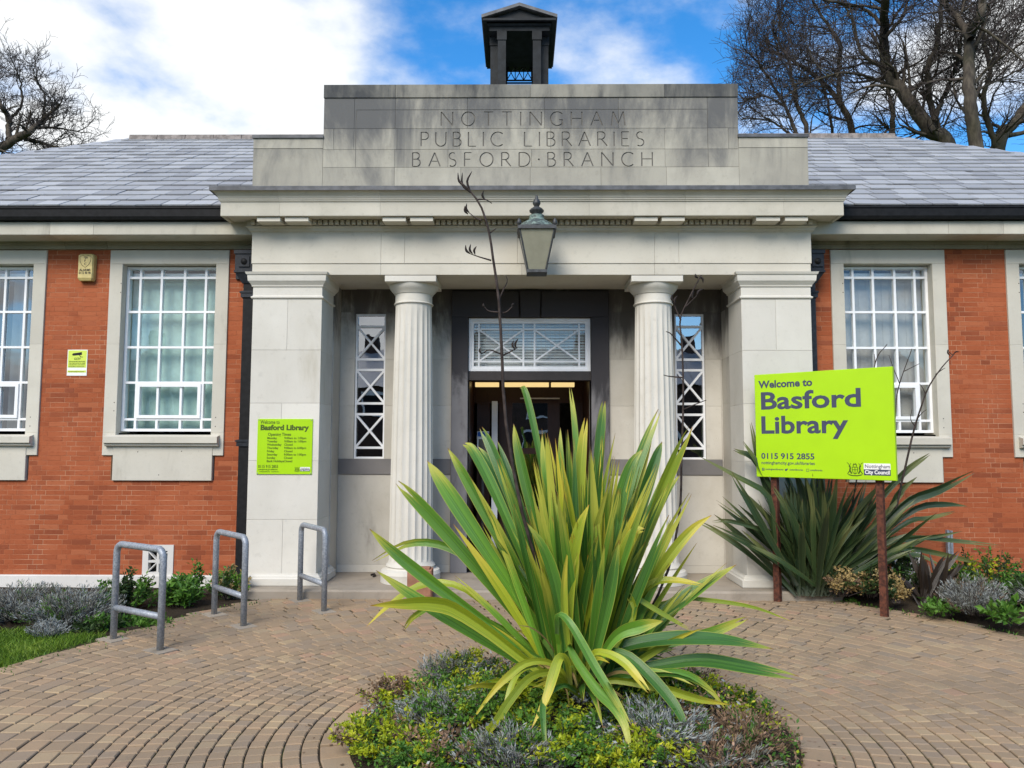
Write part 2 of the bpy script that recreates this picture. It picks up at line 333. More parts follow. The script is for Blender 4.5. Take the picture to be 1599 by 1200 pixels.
# ------------------------------------------------------------------ mesh helpers
OFF = {}
class MB:
    def __init__(s): s.v = []; s.f = []; s.r = []; s.uv = []
    def add(s, vs, fs, r=0.5):
        b = len(s.v); s.v.extend(vs)
        for q in fs: s.f.append(tuple(i+b for i in q)); s.r.append(r)
    def box(s, x0, x1, y0, y1, z0, z1, r=0.5):
        s.add([(x0,y0,z0),(x1,y0,z0),(x1,y1,z0),(x0,y1,z0),(x0,y0,z1),(x1,y0,z1),(x1,y1,z1),(x0,y1,z1)],
              [(0,3,2,1),(4,5,6,7),(0,1,5,4),(1,2,6,5),(2,3,7,6),(3,0,4,7)], r); return s
    def cbox(s, x0, x1, y0, y1, z0, z1, c=0.004, r=0.5):
        """box whose front face (-y) is chamfered all round"""
        s.add([(x0+c,y0,z0+c),(x1-c,y0,z0+c),(x1-c,y0,z1-c),(x0+c,y0,z1-c),
               (x0,y0+c,z0),(x1,y0+c,z0),(x1,y0+c,z1),(x0,y0+c,z1),
               (x0,y1,z0),(x1,y1,z0),(x1,y1,z1),(x0,y1,z1)],
              [(0,1,2,3),(4,5,1,0),(5,6,2,1),(6,7,3,2),(7,4,0,3),(8,9,5,4),(9,10,6,5),(10,11,7,6),(11,8,4,7),(11,10,9,8)], r); return s
    def sweep(s, prof, nodes, r=0.5, closed=False, caps=True):
        """prof: closed polygon of (p, z); nodes: (x, y, ox, oy)"""
        n = len(prof); vs = []; fs = []
        for (x, y, ox, oy) in nodes:
            for (p, z) in prof: vs.append((x+ox*p, y+oy*p, z))
        k = len(nodes); rng_ = k if closed else k-1
        for i in range(rng_):
            a = i*n; b = ((i+1) % k)*n
            for j in range(n):
                j2 = (j+1) % n
                fs.append((a+j, b+j, b+j2, a+j2))
        if caps and not closed:
            fs.append(tuple(range(n))); fs.append(tuple(reversed([(k-1)*n+j for j in range(n)])))
        s.add(vs, fs, r); return s
    def tube(s, pts, rad, n=8, r=0.5, cap=True):
        pts = [Vector(p) for p in pts]; k = len(pts)
        if not isinstance(rad, (list, tuple)): rad = [rad]*k
        vs = []; fs = []; prev = None
        for i, p in enumerate(pts):
            t = (pts[min(i+1, k-1)]-pts[max(i-1, 0)])
            if t.length < 1e-9: t = Vector((0, 0, 1))
            t.normalize()
            if prev is None:
                a = t.orthogonal().normalized()
            else:
                a = prev - t*prev.dot(t)
                a = a.normalized() if a.length > 1e-6 else t.orthogonal().normalized()
            prev = a; b = t.cross(a)
            for j in range(n):
                w = 2*math.pi*j/n
                vs.append(tuple(p + (a*math.cos(w)+b*math.sin(w))*rad[i]))
        for i in range(k-1):
            for j in range(n):
                j2 = (j+1) % n
                fs.append((i*n+j, i*n+j2, (i+1)*n+j2, (i+1)*n+j))
        if cap and n > 2:
            fs.append(tuple(reversed(range(n)))); fs.append(tuple((k-1)*n+j for j in range(n)))
        s.add(vs, fs, r); return s
    def lathe(s, prof, n=24, c=(0, 0), r=0.5, flute=0, fdepth=0.0, frange=None, rot=0.0):
        vs = []; fs = []; k = len(prof)
        for (rr, z) in prof:
            for j in range(n):
                w = 2*math.pi*j/n + rot; q = rr
                if flute and frange[0] <= z <= frange[1]:
                    q = rr - fdepth*abs(math.sin(w*flute/2.0))
                vs.append((c[0]+q*math.cos(w), c[1]+q*math.sin(w), z))
        for i in range(k-1):
            for j in range(n):
                j2 = (j+1) % n
                fs.append((i*n+j, i*n+j2, (i+1)*n+j2, (i+1)*n+j))
        fs.append(tuple(reversed(range(n)))); fs.append(tuple((k-1)*n+j for j in range(n)))
        s.add(vs, fs, r); return s
    def build(s, name, mat, parent=None, smooth=False, origin=None):
        vs = [Vector(v) for v in s.v]
        if origin is None:
            xs = [v.x for v in vs]; ys = [v.y for v in vs]; zs = [v.z for v in vs]
            origin = Vector(((min(xs)+max(xs))/2, (min(ys)+max(ys))/2, min(zs)))
        else: origin = Vector(origin)
        me = bpy.data.meshes.new(name)
        me.from_pydata([tuple(v-origin) for v in vs], [], s.f)
        a = me.attributes.new('rnd', 'FLOAT', 'FACE'); a.data.foreach_set('value', [float(x) for x in s.r])
        if s.uv:
            uvl = me.uv_layers.new(name='UVMap')
            uvl.data.foreach_set('uv', [c for l in me.loops for c in s.uv[l.vertex_index]])
        for m_ in (mat if isinstance(mat, (list, tuple)) else [mat]): me.materials.append(M[m_])
        if smooth: me.polygons.foreach_set('use_smooth', [True]*len(me.polygons))
        me.update()
        return link(name, me, parent, origin)

def link(name, me, parent, origin):
    """object at 'origin', given in the frame of its top-level thing"""
    o = bpy.data.objects.new(name, me); COL.objects.link(o)
    off = OFF.get(parent.name, Vector((0, 0, 0))) if parent is not None else Vector((0, 0, 0))
    o.location = Vector(origin)-off
    if parent is not None: o.parent = parent
    OFF[o.name] = Vector(origin)
    return o
def tag(o, label, cat, group=None, kind=None):
    o['label'] = label; o['category'] = cat
    if group: o['group'] = group
    if kind: o['kind'] = kind
    return o
def thing(name, label, cat, loc=(0, 0, 0), rotz=0.0, group=None, local=False):
    o = bpy.data.objects.new(name, None); COL.objects.link(o)
    o.empty_display_size = 0.2; o.location = loc; o.rotation_euler = (0, 0, rotz)
    OFF[o.name] = Vector((0, 0, 0)) if local else Vector(loc)
    tag(o, label, cat, group); return o
def structure(o): o['kind'] = 'structure'; return o
def auto_smooth(o, ang=40):
    me = o.data; me.polygons.foreach_set('use_smooth', [True]*len(me.polygons))
    me.set_sharp_from_angle(angle=R_(ang))
    return o
def rr(a, b): return rng.uniform(a, b)

# ================================================================== GROUND
mb = MB(); mb.add([(-600,-600,-0.06),(600,-600,-0.06),(600,900,-0.06),(-600,900,-0.06)], [(0,1,2,3)])
structure(mb.build('ground', 'grass_ground'))
mb = MB(); mb.box(-80, 80, -5.4, -2.2, -0.06, 0.06); structure(mb.build('pavement', 'flagstone'))
mb = MB(); mb.box(-80, 80, -13.0, -5.4, -0.06, -0.045); structure(mb.build('road', 'asphalt'))

PC = Vector((0.29, 4.48, 0)); RIN, RTR = 1.25, 2.53
def rout(a):
    """outer edge of the paved circle, a = angle from +x"""
    d = math.degrees(a) % 360
    pts = [(0, 4.55), (30, 4.62), (55, 4.82), (90, 4.85), (130, 4.72), (147, 4.30), (165, 4.15), (200, 4.3), (270, 5.0), (330, 4.6), (360, 4.55)]
    for (d0, r0), (d1, r1) in zip(pts, pts[1:]):
        if d0 <= d <= d1: return r0+(r1-r0)*(d-d0)/(d1-d0)
    return 4.5
# bedding layer below the pavers
mb = MB(); n = 72; vs = [(PC.x, PC.y, -0.012)]
for i in range(n):
    a = 2*math.pi*i/n; q = rout(a)+0.03; vs.append((PC.x+q*math.cos(a), PC.y+q*math.sin(a), -0.012))
mb.add(vs, [(0, 1+i, 1+(i+1) % n) for i in range(n)])
paving = structure(mb.build('paving', 'joint_sand'))

def paver_geo(r0, r1, a0, a1, zt, c=0.006, zb=-0.03):
    def P(r, a, z): return (r*math.cos(a), r*math.sin(a), z)
    da = c/((r0+r1)/2)
    return ([P(r0+c,a0+da,zt),P(r1-c,a0+da,zt),P(r1-c,a1-da,zt),P(r0+c,a1-da,zt),
             P(r0,a0,zt-c),P(r1,a0,zt-c),P(r1,a1,zt-c),P(r0,a1,zt-c),
             P(r0,a0,zb),P(r1,a0,zb),P(r1,a1,zb),P(r0,a1,zb)],
            [(0,1,2,3),(4,5,1,0),(5,6,2,1),(6,7,3,2),(7,4,0,3),(8,9,5,4),(9,10,6,5),(10,11,7,6),(11,8,4,7)])
rings = [(RIN-0.03, RIN+0.13, 0.17)]
r = RIN+0.13
while r < RTR-0.04: rings.append((r, r+0.0925, 0.096)); r += 0.0925
while r < 4.9: rings.append((r, r+0.122, 0.138)); r += 0.122
cands = []; rest = MB(); ring_mesh = {}
for k, (r0, r1, tw) in enumerate(rings):
    cnt = int(2*math.pi*((r0+r1)/2)/tw); da = 2*math.pi/cnt
    off = rr(0, da)
    for i in range(cnt):
        a = off+i*da
        if r1 > rout(a)+0.02: continue
        p = PC+Vector(((r0+r1)/2*math.cos(a+da/2), (r0+r1)/2*math.sin(a+da/2), 0))
        if p.y > 8.2: continue
        hidden = False
        sx, sy, d = proj(p) if p.y > 0.4 else (-1, -1, -1)
        vis = d > 0 and -10 < sx < 1610 and 0 < sy < 1190 and not (700 < sx < 1150 and sy < 1010) and not (560 < sx < 1240 and sy > 1000)
        cands.append((0 if vis else 1, d if d > 0 else 99, k, a, da))
cands.sort()
def paver_mesh(k, var, da):
    key = (k, var)
    if key not in ring_mesh:
        r0, r1, tw = rings[k]; g = 0.0050/((r0+r1)/2)
        v, f = paver_geo(r0+0.0042, r1-0.0042, g, da-g, 0.0, 0.005)
        me = bpy.data.meshes.new('paver'); c = Vector(((r0+r1)/2, 0, 0))
        me.from_pydata([tuple(Vector(q)-c) for q in v], [], f)
        at_ = me.attributes.new('rnd', 'FLOAT', 'FACE'); at_.data.foreach_set('value', [(var+0.5)/5]*len(f))
        me.materials.append(M['paver']); ring_mesh[key] = me
    return ring_mesh[key]
for i, (hid, d, k, a, da) in enumerate(cands):
    r0, r1, tw = rings[k]; rc = (r0+r1)/2
    if i < 300:
        me = paver_mesh(k, rng.randrange(5), da)
        o = link('paver', me, paving, (PC.x+rc*math.cos(a), PC.y+rc*math.sin(a), rr(-0.0035, 0.003)))
        o.rotation_euler = (rr(-.02, .02), rr(-.02, .02), a+rr(-.006, .006))
    else:
        g = 0.0050/rc
        v, f = paver_geo(r0+0.0042+rr(-.0015,.0015), r1-0.0042+rr(-.0015,.0015), a+g+rr(-.003,.003), a+da-g+rr(-.003,.003), rr(-0.0035, 0.003), 0.005)
        rest.add([(q[0]+PC.x, q[1]+PC.y, q[2]) for q in v], f, rng.random())
o = rest.build('paver_field', 'paver', paving); o['kind'] = 'stuff'

def soil_patch(name, x0, x1, y0, y1, step, fn, mat='soil'):
    nx = int((x1-x0)/step)+1; ny = int((y1-y0)/step)+1; vs = []; fs = []
    for j in range(ny):
        for i in range(nx):
            x = x0+(x1-x0)*i/(nx-1); y = y0+(y1-y0)*j/(ny-1); vs.append((x, y, fn(x, y)))
    for j in range(ny-1):
        for i in range(nx-1): fs.append((j*nx+i, j*nx+i+1, (j+1)*nx+i+1, (j+1)*nx+i))
    m_ = MB(); m_.add(vs, fs); return structure(m_.build(name, mat))
def bed_z(x, y):
    d = math.hypot(x-PC.x, y-PC.y)-rout(math.atan2(y-PC.y, x-PC.x))
    if d < 0.02: return -0.035
    return min(0.09 if x > 0 else 0.0, -0.03+d*0.35)+(0.025 if x > 0 else 0.012)*noise.noise((x*3, y*3, 1.0))
soil_patch('flower_bed_left', -9, -2.6, 6.55, 8.80, 0.07, bed_z)
soil_patch('flower_bed_right', 2.7, 9, 5.9, 8.80, 0.07, bed_z)
soil_patch('lawn_left', -12, -3.2, 2.0, 6.75, 0.12, bed_z, 'grass_ground')
soil_patch('lawn_right', 3.9, 12, 2.0, 6.1, 0.12, bed_z, 'grass_ground')
def mound_z(x, y):
    d = math.hypot(x-PC.x, y-PC.y)/RIN
    return 0.17*max(0, 1-d*d)-0.02+0.02*noise.noise((x*5, y*5, 4.0))
mb = MB(); vs = [(PC.x, PC.y, mound_z(PC.x, PC.y))]; fs = []; nr, na = 10, 48
for i in range(1, nr+1):
    for j in range(na):
        a = 2*math.pi*j/na; q = (RIN-0.035)*i/nr; x = PC.x+q*math.cos(a); y = PC.y+q*math.sin(a); vs.append((x, y, mound_z(x, y)))
for j in range(na): fs.append((0, 1+j, 1+(j+1) % na))
for i in range(1, nr):
    for j in range(na):
        a = 1+(i-1)*na; b = 1+i*na; fs.append((a+j, b+j, b+(j+1) % na, a+(j+1) % na))
mb.add(vs, fs); structure(mb.build('planting_mound', 'soil', smooth=True))

# ================================================================== LIBRARY BUILDING
YW, YP, YR = 8.75, 8.38, 9.25      # brick wall, pier front, recess wall
lib = thing('library_building', 'single storey red brick library with pale stone portico, slate roof and carved name', 'library', (0.1, YW, 0))
XPL, XPLr = gx(391, 600, YP), gx(500, 600, YP)
XPRl, XPR = gx(1160, 600, YP), gx(1270, 600, YP)
Z_ARCH_BOT = gz(260, 390.5, YW)            # underside of the wing architrave = top of the brickwork
Z_PLINTH = gz(200, 898, YW)
ZSTEP = 0.09

# ---- windows: (outer left, outer right) in world X
def win_dims(pl, pr, y=550): return gx(pl, y, YW-0.02), gx(pr, y, YW-0.02)
wA = win_dims(166, 353.3)
wC = win_dims(1301.4, 1481.3)
wd = ((wA[1]-wA[0])+(wC[1]-wC[0]))/2
rB = gx(65.5, 550, YW-0.02); wB = (rB-wd, rB)
lD = gx(1577.5, 550, YW-0.02); wD = (lD, lD+wd)
ZL_TOP, ZL_BOT = gz(260, 391, YW-0.02), gz(260, 412.5, YW-0.02)
ZO_BOT = gz(260, 674, YW+0.08)
Z_EAR = gz(260, 711.5, YW-0.02)
Z_SILL_T, Z_SILL_B = gz(250, 682.5, YW-0.10), gz(250, 692, YW-0.10)
Z_APR_B = gz(250, 751, YW-0.03)
JW = 0.148

def brick_wall(name, x0, x1, holes, ztop, z0):
    """backing of mortar with every brick as a piece of its own"""
    back = MB()
    xs = sorted(set([x0, x1]+[h[0] for h in holes if x0 < h[0] < x1]+[h[1] for h in holes if x0 < h[1] < x1]))
    for a, b in zip(xs, xs[1:]):
        mx = (a+b)/2; z = z0
        for h in sorted([h for h in holes if h[0] < mx < h[1]], key=lambda h: h[2]):
            if h[2] > z: back.box(a, b, YW+0.0018, YW+0.30, z, h[2])
            z = max(z, h[3])
        if z < ztop: back.box(a, b, YW+0.0018, YW+0.30, z, ztop)
    return back.build(name, 'mortar', lib)
def hole(w):
    return [(w[0], w[1], Z_EAR, ZL_TOP), (w[0]+0.10, w[1]-0.10, Z_APR_B, Z_EAR+.001)]
vent = (gx(223, 877, YW), gx(271, 877, YW), gz(247, 903, YW), gz(247, 851, YW))
ventR = (gx(1392, 890, YW), gx(1440, 890, YW), gz(1416, 900, YW), gz(1416, 862, YW))
holesL = hole(wA)+hole(wB)+[vent]
holesR = hole(wC)+hole(wD)+[ventR]
XL_END, XR_END = -9.7, 9.7
wallL = brick_wall('brick_wall', XL_END, XPL+0.02, holesL, Z_ARCH_BOT+0.25, Z_PLINTH-0.02)
wallR = brick_wall('brick_wall', XPR-0.02, XR_END, holesR, Z_ARCH_BOT+0.25, Z_PLINTH-0.02)
BH, BLs, BLh, J = 0.0555, 0.2185, 0.1085, 0.0042
pieces = []
def lay(wall, x0, x1, holes):
    z = Z_PLINTH; row = 0
    while z < Z_ARCH_BOT-0.005:
        z1 = min(z+BH, Z_ARCH_BOT+0.02); zc = (z+z1)/2
        cuts = sorted([(h[0], h[1]) for h in holes if h[2]-0.02 < zc < h[3]])
        x = x0-BLs + (0.0 if row % 2 else (BLs-BLh)/2+BLh) + rr(-.006, .006); st = (row % 2 == 0)
        while x < x1:
            w = BLs if st else BLh
            segs = [(max(x, x0), min(x+w, x1))]
            for (c0, c1) in cuts:
                ns = []
                for (a, b) in segs:
                    if c1 <= a or c0 >= b: ns.append((a, b)); continue
                    if a < c0: ns.append((a, c0))
                    if b > c1: ns.append((c1, b))
                segs = ns
            for (a, b) in segs:
                if b-a > 0.02:
                    full = abs((b-a)-w) < 1e-4 and z1-z > BH-1e-4
                    pieces.append((wall, a, b, z, z1, st, full))
            x += w; st = not st
        z += BH; row += 1
lay(wallL, -7.3, XPL+0.02, holesL)
lay(wallR, XPR-0.02, 7.6, holesR)
vis = []; other = []
for q in pieces:
    wall, a, b, z0, z1, st, full = q
    sx, sy, d = proj(((a+b)/2, YW, (z0+z1)/2))
    ok = full and st and 5 < sx < 1594 and 395 < sy < 893
    if ok and wall is wallR and ((1170 < sx < 1410 and 570 < sy) or (sy > 740 and sx < 1570)): ok = False
    if ok and wall is wallL and (sx > 365 or (100 < sx < 152 and (395 < sy < 445 or 540 < sy < 590))): ok = False
    (vis if ok else other).append((d, sy, q))
vis.sort(key=lambda t_: -t_[1]); 
bm_var = []
for i in range(7):
    m_ = MB(); m_.cbox(-BLs/2+J/2, BLs/2-J/2, 0, 0.05, J/2, BH-J/2, 0.0012, (i+0.5)/7)
    me = bpy.data.meshes.new('brick'); me.from_pydata(m_.v, [], m_.f)
    a_ = me.attributes.new('rnd', 'FLOAT', 'FACE'); a_.data.foreach_set('value', m_.r); me.materials.append(M['brick']); bm_var.append(me)
rest = {wallL: MB(), wallR: MB()}
picked = [q for _, _, q in vis if q[0] is wallL][:190] + [q for _, _, q in vis if q[0] is wallR][:110]
pk = set(id(q) for q in picked)
for q in picked:
    link('brick', rng.choice(bm_var), q[0], ((q[1]+q[2])/2, YW+rr(-0.0012, 0.0012), q[3]))
for q in pieces:
    if id(q) in pk: continue
    wall, a, b, z0, z1, st, full = q; y = YW+rr(-0.0012, 0.0012)
    rest[wall].cbox(a+J/2, b-J/2, y, YW+0.05, z0+J/2, z1-J/2, 0.0012, rng.random())
for w_, m_ in rest.items():
    o = m_.build('brick_field', 'brick', w_); o['kind'] = 'stuff'

# ---- plain shell: side and back walls, floor, inner partitions
mb = MB()
mb.box(XL_END, XL_END+0.3, YW+0.30, 15.4, 0, Z_ARCH_BOT+0.25); mb.box(XR_END-0.3, XR_END, YW+0.30, 15.4, 0, Z_ARCH_BOT+0.25)
mb.box(XL_END, XR_END, 15.4, 15.7, 0, Z_ARCH_BOT+0.25)
mb.build('rear_wall', 'brick', lib)
mb = MB(); mb.box(XL_END+.3, XR_END-.3, YW+0.30, 15.4, 0.0, 0.07); mb.build('inner_floor', 'interior_dark', lib)
for (x0, x1) in ((XL_END, XPL-0.015), (XPR+0.015, XR_END)):
    m_ = MB(); m_.cbox(x0, x1, YW-0.045, YW+0.2, -0.1, Z_PLINTH, 0.008, 0.4); m_.build('plinth', 'render_white', lib)

# ---- stone window dressings, frames, panes, blinds
def bars_window(w, side, blindmat, dark=False):
    xl, xr = w; y0 = YW-0.022
    # lintel, jamb stones, ears, sill, apron
    MB().cbox(xl, xr, y0, YW+0.30, ZL_BOT, ZL_TOP, 0.004, rng.random()).build('lintel_stone', 'stone_light', lib)
    zj = gz(260, 538, y0)
    for (a, b) in ((xl, xl+JW), (xr-JW, xr)):
        MB().cbox(a, b, y0, YW+0.30, zj, ZL_BOT, 0.003, rng.random()).build('jamb_stone', 'stone_light', lib)
        MB().cbox(a, b, y0, YW+0.30, ZO_BOT-0.02, zj, 0.003, rng.random()).build('jamb_stone', 'stone_light', lib)
        MB().cbox(a, b, y0, YW+0.05, Z_EAR, ZO_BOT-0.02, 0.003, rng.random()).build('ear_stone', 'stone_light', lib)
    ys = YW-0.10; cx = (xl+xr)/2; hs = (xr-xl)/2-0.045
    m_ = MB(); prof = [(-0.32, Z_SILL_T+0.03), (-0.08, Z_SILL_T+0.022), (0, Z_SILL_T), (0, Z_SILL_B), (-0.028, Z_SILL_B-0.004), (-0.03, Z_SILL_B-0.03), (-0.06, Z_SILL_B-0.04), (-0.32, Z_SILL_B-0.04)]
    m_.sweep(prof, [(cx-hs, ys, 0, -1), (cx+hs, ys, 0, -1)], 0.5)
    m_.build('window_sill', 'stone_light', lib)
    MB().cbox(cx-hs+0.085, cx+hs-0.075, YW-0.03, YW+0.05, Z_APR_B, Z_SILL_B-0.035, 0.004, rng.random()).build('apron_panel', 'stone_light', lib)
    for (u, z_) in ((.10, gz(260, 443, y0)), (.10, gz(260, 457, y0)), (.085, gz(260, 629, y0)), (.085, gz(260, 642, y0)), (.93, gz(260, 652, y0)), (.93, gz(260, 666, y0)), (.30, gz(260, 706, YW-.03)), (.66, gz(260, 705, YW-.03)), (.48, gz(260, 742, YW-.03))):
        m_ = MB(); m_.lathe([(.0065, 0), (.0055, .0015)], 8); x_ = xl+(xr-xl)*u; yy = y0 if z_ > Z_SILL_T else YW-.03
        m_.v = [(x_+w_[0], yy+.0005-w_[2], z_+w_[1]) for w_ in m_.v]; m_.build('fixing_hole', 'pod', lib)
    # frame
    yf = YW+0.085; a, b = xl+JW+0.002, xr-JW-0.002; zt, zb = ZL_BOT-0.01, ZO_BOT
    H = zt-zb; Wd = b-a
    fr = MB(); t_ = 0.031
    fr.box(a, a+t_, yf, yf+0.07, zb, zt); fr.box(b-t_, b, yf, yf+0.07, zb, zt)
    fr.box(a+t_, b-t_, yf+.001, yf+0.07, zt-t_, zt); fr.box(a+t_, b-t_, yf+.001, yf+0.07, zb, zb+t_)
    win = fr.build('window', 'white_upvc', lib)
    xs = [a+Wd*u for u in (0.145, 0.375, 0.625, 0.855)]
    rows = [zt-H*u for u in (0.067, 0.277, 0.493, 0.707, 0.928)]
    hb = 0.013
    for z in rows: MB().box(a+t_, b-t_, yf+0.006, yf+0.06, z-hb, z+hb).build('glazing_bar', 'white_upvc', win)
    zz_ = [zt-t_]+rows+[zb+t_]
    for x in xs:
        for i in range(6):
            m_ = MB(); m_.box(x-hb, x+hb, yf+0.0065, yf+0.06, zz_[i+1]+(hb if i < 5 else 0), zz_[i]-(hb if i > 0 else 0)); m_.build('glazing_bar', 'white_upvc', win)
    # opening casement in the fifth row
    cz1, cz0 = rows[3]-hb, rows[4]+hb; ca, cb = xs[0]+hb, xs[3]-hb
    cs = MB(); q = 0.036
    cs.box(ca, ca+q, yf-0.012, yf+0.05, cz0, cz1); cs.box(cb-q, cb, yf-0.012, yf+0.05, cz0, cz1)
    cs.box(ca+q, cb-q, yf-0.011, yf+0.05, cz1-q, cz1); cs.box(ca+q, cb-q, yf-0.011, yf+0.05, cz0, cz0+q)
    cs.build('casement', 'white_upvc', win)
    xx = [a+t_]+xs+[b-t_]
    for i in range(6):
        for j in range(5):
            MB().box(xx[j], xx[j+1], yf+0.030, yf+0.034, zz_[i+1], zz_[i]).build('pane', 'dark_glass' if dark else 'window_glass', win)
    # vertical louvre blind
    nb = 11; sw = Wd/nb
    for k in range(nb):
        if dark and rng.random() < 0.45: continue
        x0_ = a+k*sw; tw = rr(0.05, 0.11) if not dark else 1.1
        m_ = MB(); yb = yf+0.16; c_, s_ = math.cos(tw), math.sin(tw); xm = x0_+sw/2; hw = sw*0.56
        m_.add([(xm-hw*c_, yb-hw*s_, zb+.02), (xm+hw*c_, yb+hw*s_, zb+.02), (xm+hw*c_, yb+hw*s_, zt-0.13), (xm-hw*c_, yb-hw*s_, zt-0.13),
                (xm-hw*c_, yb-hw*s_+.003, zb+.02), (xm+hw*c_, yb+hw*s_+.003, zb+.02), (xm+hw*c_, yb+hw*s_+.003, zt-0.13), (xm-hw*c_, yb-hw*s_+.003, zt-0.13)],
               [(0,1,2,3),(7,6,5,4),(0,4,5,1),(1,5,6,2),(2,6,7,3),(3,7,4,0)])
        m_.build('blind_slat', blindmat, win)
    MB().box(a, b, yf+0.09, yf+0.23, zt-0.125, zt-0.06).build('blind_rail', 'white_upvc', win)
    # room behind the window
    MB().box(a-0.6, b+0.6, yf+1.6, yf+1.65, 0.07, zt+0.6).build('room_partition', 'room_dark', lib)
bars_window(wA, -1, 'blind_teal')
bars_window(wB, -1, 'blind', True)
bars_window(wC, 1, 'blind')
bars_window(wD, 1, 'blind', True)

# ---- pierced vents in the brickwork
for v_ in (vent, ventR):
    x0, x1, z0, z1 = v_; w_, h_ = x1-x0, z1-z0
    cx, cz = (x0+x1)/2, (z0+z1)/2
    m_ = MB(); bw = 0.19*w_; yv = YW-0.012
    m_.box(x0, x0+bw, yv, YW+.06, z0, z1); m_.box(x1-bw, x1, yv, YW+.06, z0, z1)
    m_.box(x0+bw, x1-bw, yv+.0005, YW+.06, z1-bw, z1); m_.box(x0+bw, x1-bw, yv+.0005, YW+.06, z0, z0+bw)
    m_.box(cx-.012, cx+.012, yv+.002, YW+.05, z0+bw, z1-bw); m_.box(x0+bw, x1-bw, yv+.0025, YW+.05, cz-.012, cz+.012)
    va = m_.build('air_vent', 'render_white', lib)
    for sg in (-1, 1):
        l = w_/2-bw; t2 = 0.008
        m_ = MB(); m_.add([(cx-l-t2, yv+.003, cz-sg*l), (cx-l+t2, yv+.003, cz-sg*l), (cx+l+t2, yv+.003, cz+sg*l), (cx+l-t2, yv+.003, cz+sg*l),
                           (cx-l-t2, YW+.04, cz-sg*l), (cx-l+t2, YW+.04, cz-sg*l), (cx+l+t2, YW+.04, cz+sg*l), (cx+l-t2, YW+.04, cz+sg*l)],
                          [(0,1,2,3),(7,6,5,4),(0,4,5,1),(1,5,6,2),(2,6,7,3),(3,7,4,0)]); m_.build('vent_bar', 'render_white', va)
    MB().box(x0+bw, x1-bw, YW+.065, YW+.07, z0+bw, z1-bw).build('vent_back', 'black_paint', va)

# ---- wing entablature: moulded architrave, fascia stones, gutter
ZF0, ZF1 = gz(200, 367, YW-0.34), gz(200, 346, YW-0.34)
ZG0, ZG1 = gz(200, 342, YW-0.42), gz(200, 323, YW-0.42)
def run(xa, xb, joints, side):
    prof = [(-0.25, Z_ARCH_BOT), (0.03, Z_ARCH_BOT), (0.035, Z_ARCH_BOT+0.045), (0.055, Z_ARCH_BOT+0.05), (0.06, Z_ARCH_BOT+0.095),
            (0.10, Z_ARCH_BOT+0.135), (0.10, ZF0+0.02), (-0.25, ZF0+0.02)]
    xs = [xa]+joints+[xb]
    arch = MB(); arch.box(xa, xb, YW+0.001, YW+0.30, Z_ARCH_BOT+0.01, ZF1); arch = arch.build('wing_entablature', 'stone_arch_shaded', lib)
    for a, b in zip(xs, xs[1:]):
        MB().sweep(prof, [(a+.002, YW, 0, -1), (b-.002, YW, 0, -1)], rng.random()).build('architrave_stone', 'stone_arch_shaded', arch)
    for a, b in zip(xs, xs[1:]):
        sh = rr(0.05, 0.5)
        p2 = [(-0.3, ZF0), (0.335, ZF0), (0.34, ZF0+.005), (0.34, ZF1-0.012), (0.325, ZF1), (-0.3, ZF1)]
        MB().sweep(p2, [(a+.0015, YW, 0, -1), (b-.0015, YW, 0, -1)], rng.random()).build('fascia_stone', 'stone_cornice', arch)
    g = [(0.27, ZG0-.012), (0.30, ZG0), (0.40, ZG0), (0.415, ZG0+0.03), (0.42, ZG1-0.025), (0.43, ZG1-0.02), (0.43, ZG1), (0.27, ZG1)]
    MB().sweep(g, [(xa, YW, 0, -1), (xb, YW, 0, -1)], 0.5).build('gutter', 'black_paint', lib)
    return arch
XCL, XCR = gx(393, 400, YP), gx(1267, 400, YP)      # frieze ends
run(XL_END-0.4, XCL-0.005, [gx(-120, 356, 8.41), gx(78, 356, 8.41), gx(146, 356, 8.41)], -1)
run(XCR+0.005, XR_END+0.4, [gx(1481, 356, 8.41), gx(1567, 356, 8.41), gx(1700, 356, 8.41)], 1)

# ---- roof: hipped, slated
YE, ZE = YW-0.40, ZG1+0.005
YRg = 12.05; ridgeL = at(206, 216, YRg); ridgeR = at(1394, 218, YRg)
ZRg = (ridgeL.z+ridgeR.z)/2; XRL, XRR = ridgeL.x, ridgeR.x
SL = (ZRg-ZE)/(YRg-YE); DEP = YRg-YE
def rz(y): return ZE+SL*(y-YE)
mb = MB()
xl0, xr0 = XRL-DEP, XRR+DEP; yb = YRg+DEP
sag = -0.03
mb.add([(xl0, YE, ZE+sag), (xr0, YE, ZE+sag), (XRR, YRg, ZRg+sag), (XRL, YRg, ZRg+sag), (xl0, yb, ZE+sag), (xr0, yb, ZE+sag)],
       [(0,1,2,3), (5,4,3,2), (4,0,3), (1,5,2)])
roof = mb.build('roof', 'lead', lib)
GA, SWd = 0.247, 0.285
ca = math.atan(SL)
nrow = int(math.hypot(DEP, ZRg-ZE)/GA)+1
sl_c = []
for k in range(nrow):
    d0 = k*GA; y = YE+d0*math.cos(ca); z = ZE+d0*math.sin(ca)
    if y > YRg-0.02: break
    lx = XRL-(YRg-y)+0.02; rx = XRR+(YRg-y)-0.02
    x = lx-(0.5 if k % 2 else 0.0)*SWd+rr(-.03, .03)
    while x < rx:
        a, b = max(x, lx), min(x+SWd, rx); x += SWd
        if b-a < 0.05 or (XCL+0.05 < (a+b)/2 < XCR-0.05 and y < 9.4): continue
        sx, sy, d = proj(((a+b)/2, y, z))
        vis_ = -5 < sx < 1604 and sy > 205 and (sx < 395 or sx > 1262) and b-a > SWd-1e-4 and not (325 < sx < 395 and sy > 285) and not (1262 < sx < 1335 and sy > 285)
        sl_c.append((0 if vis_ else 1, d, a, b, y, z))
sl_c.sort()
sv = []
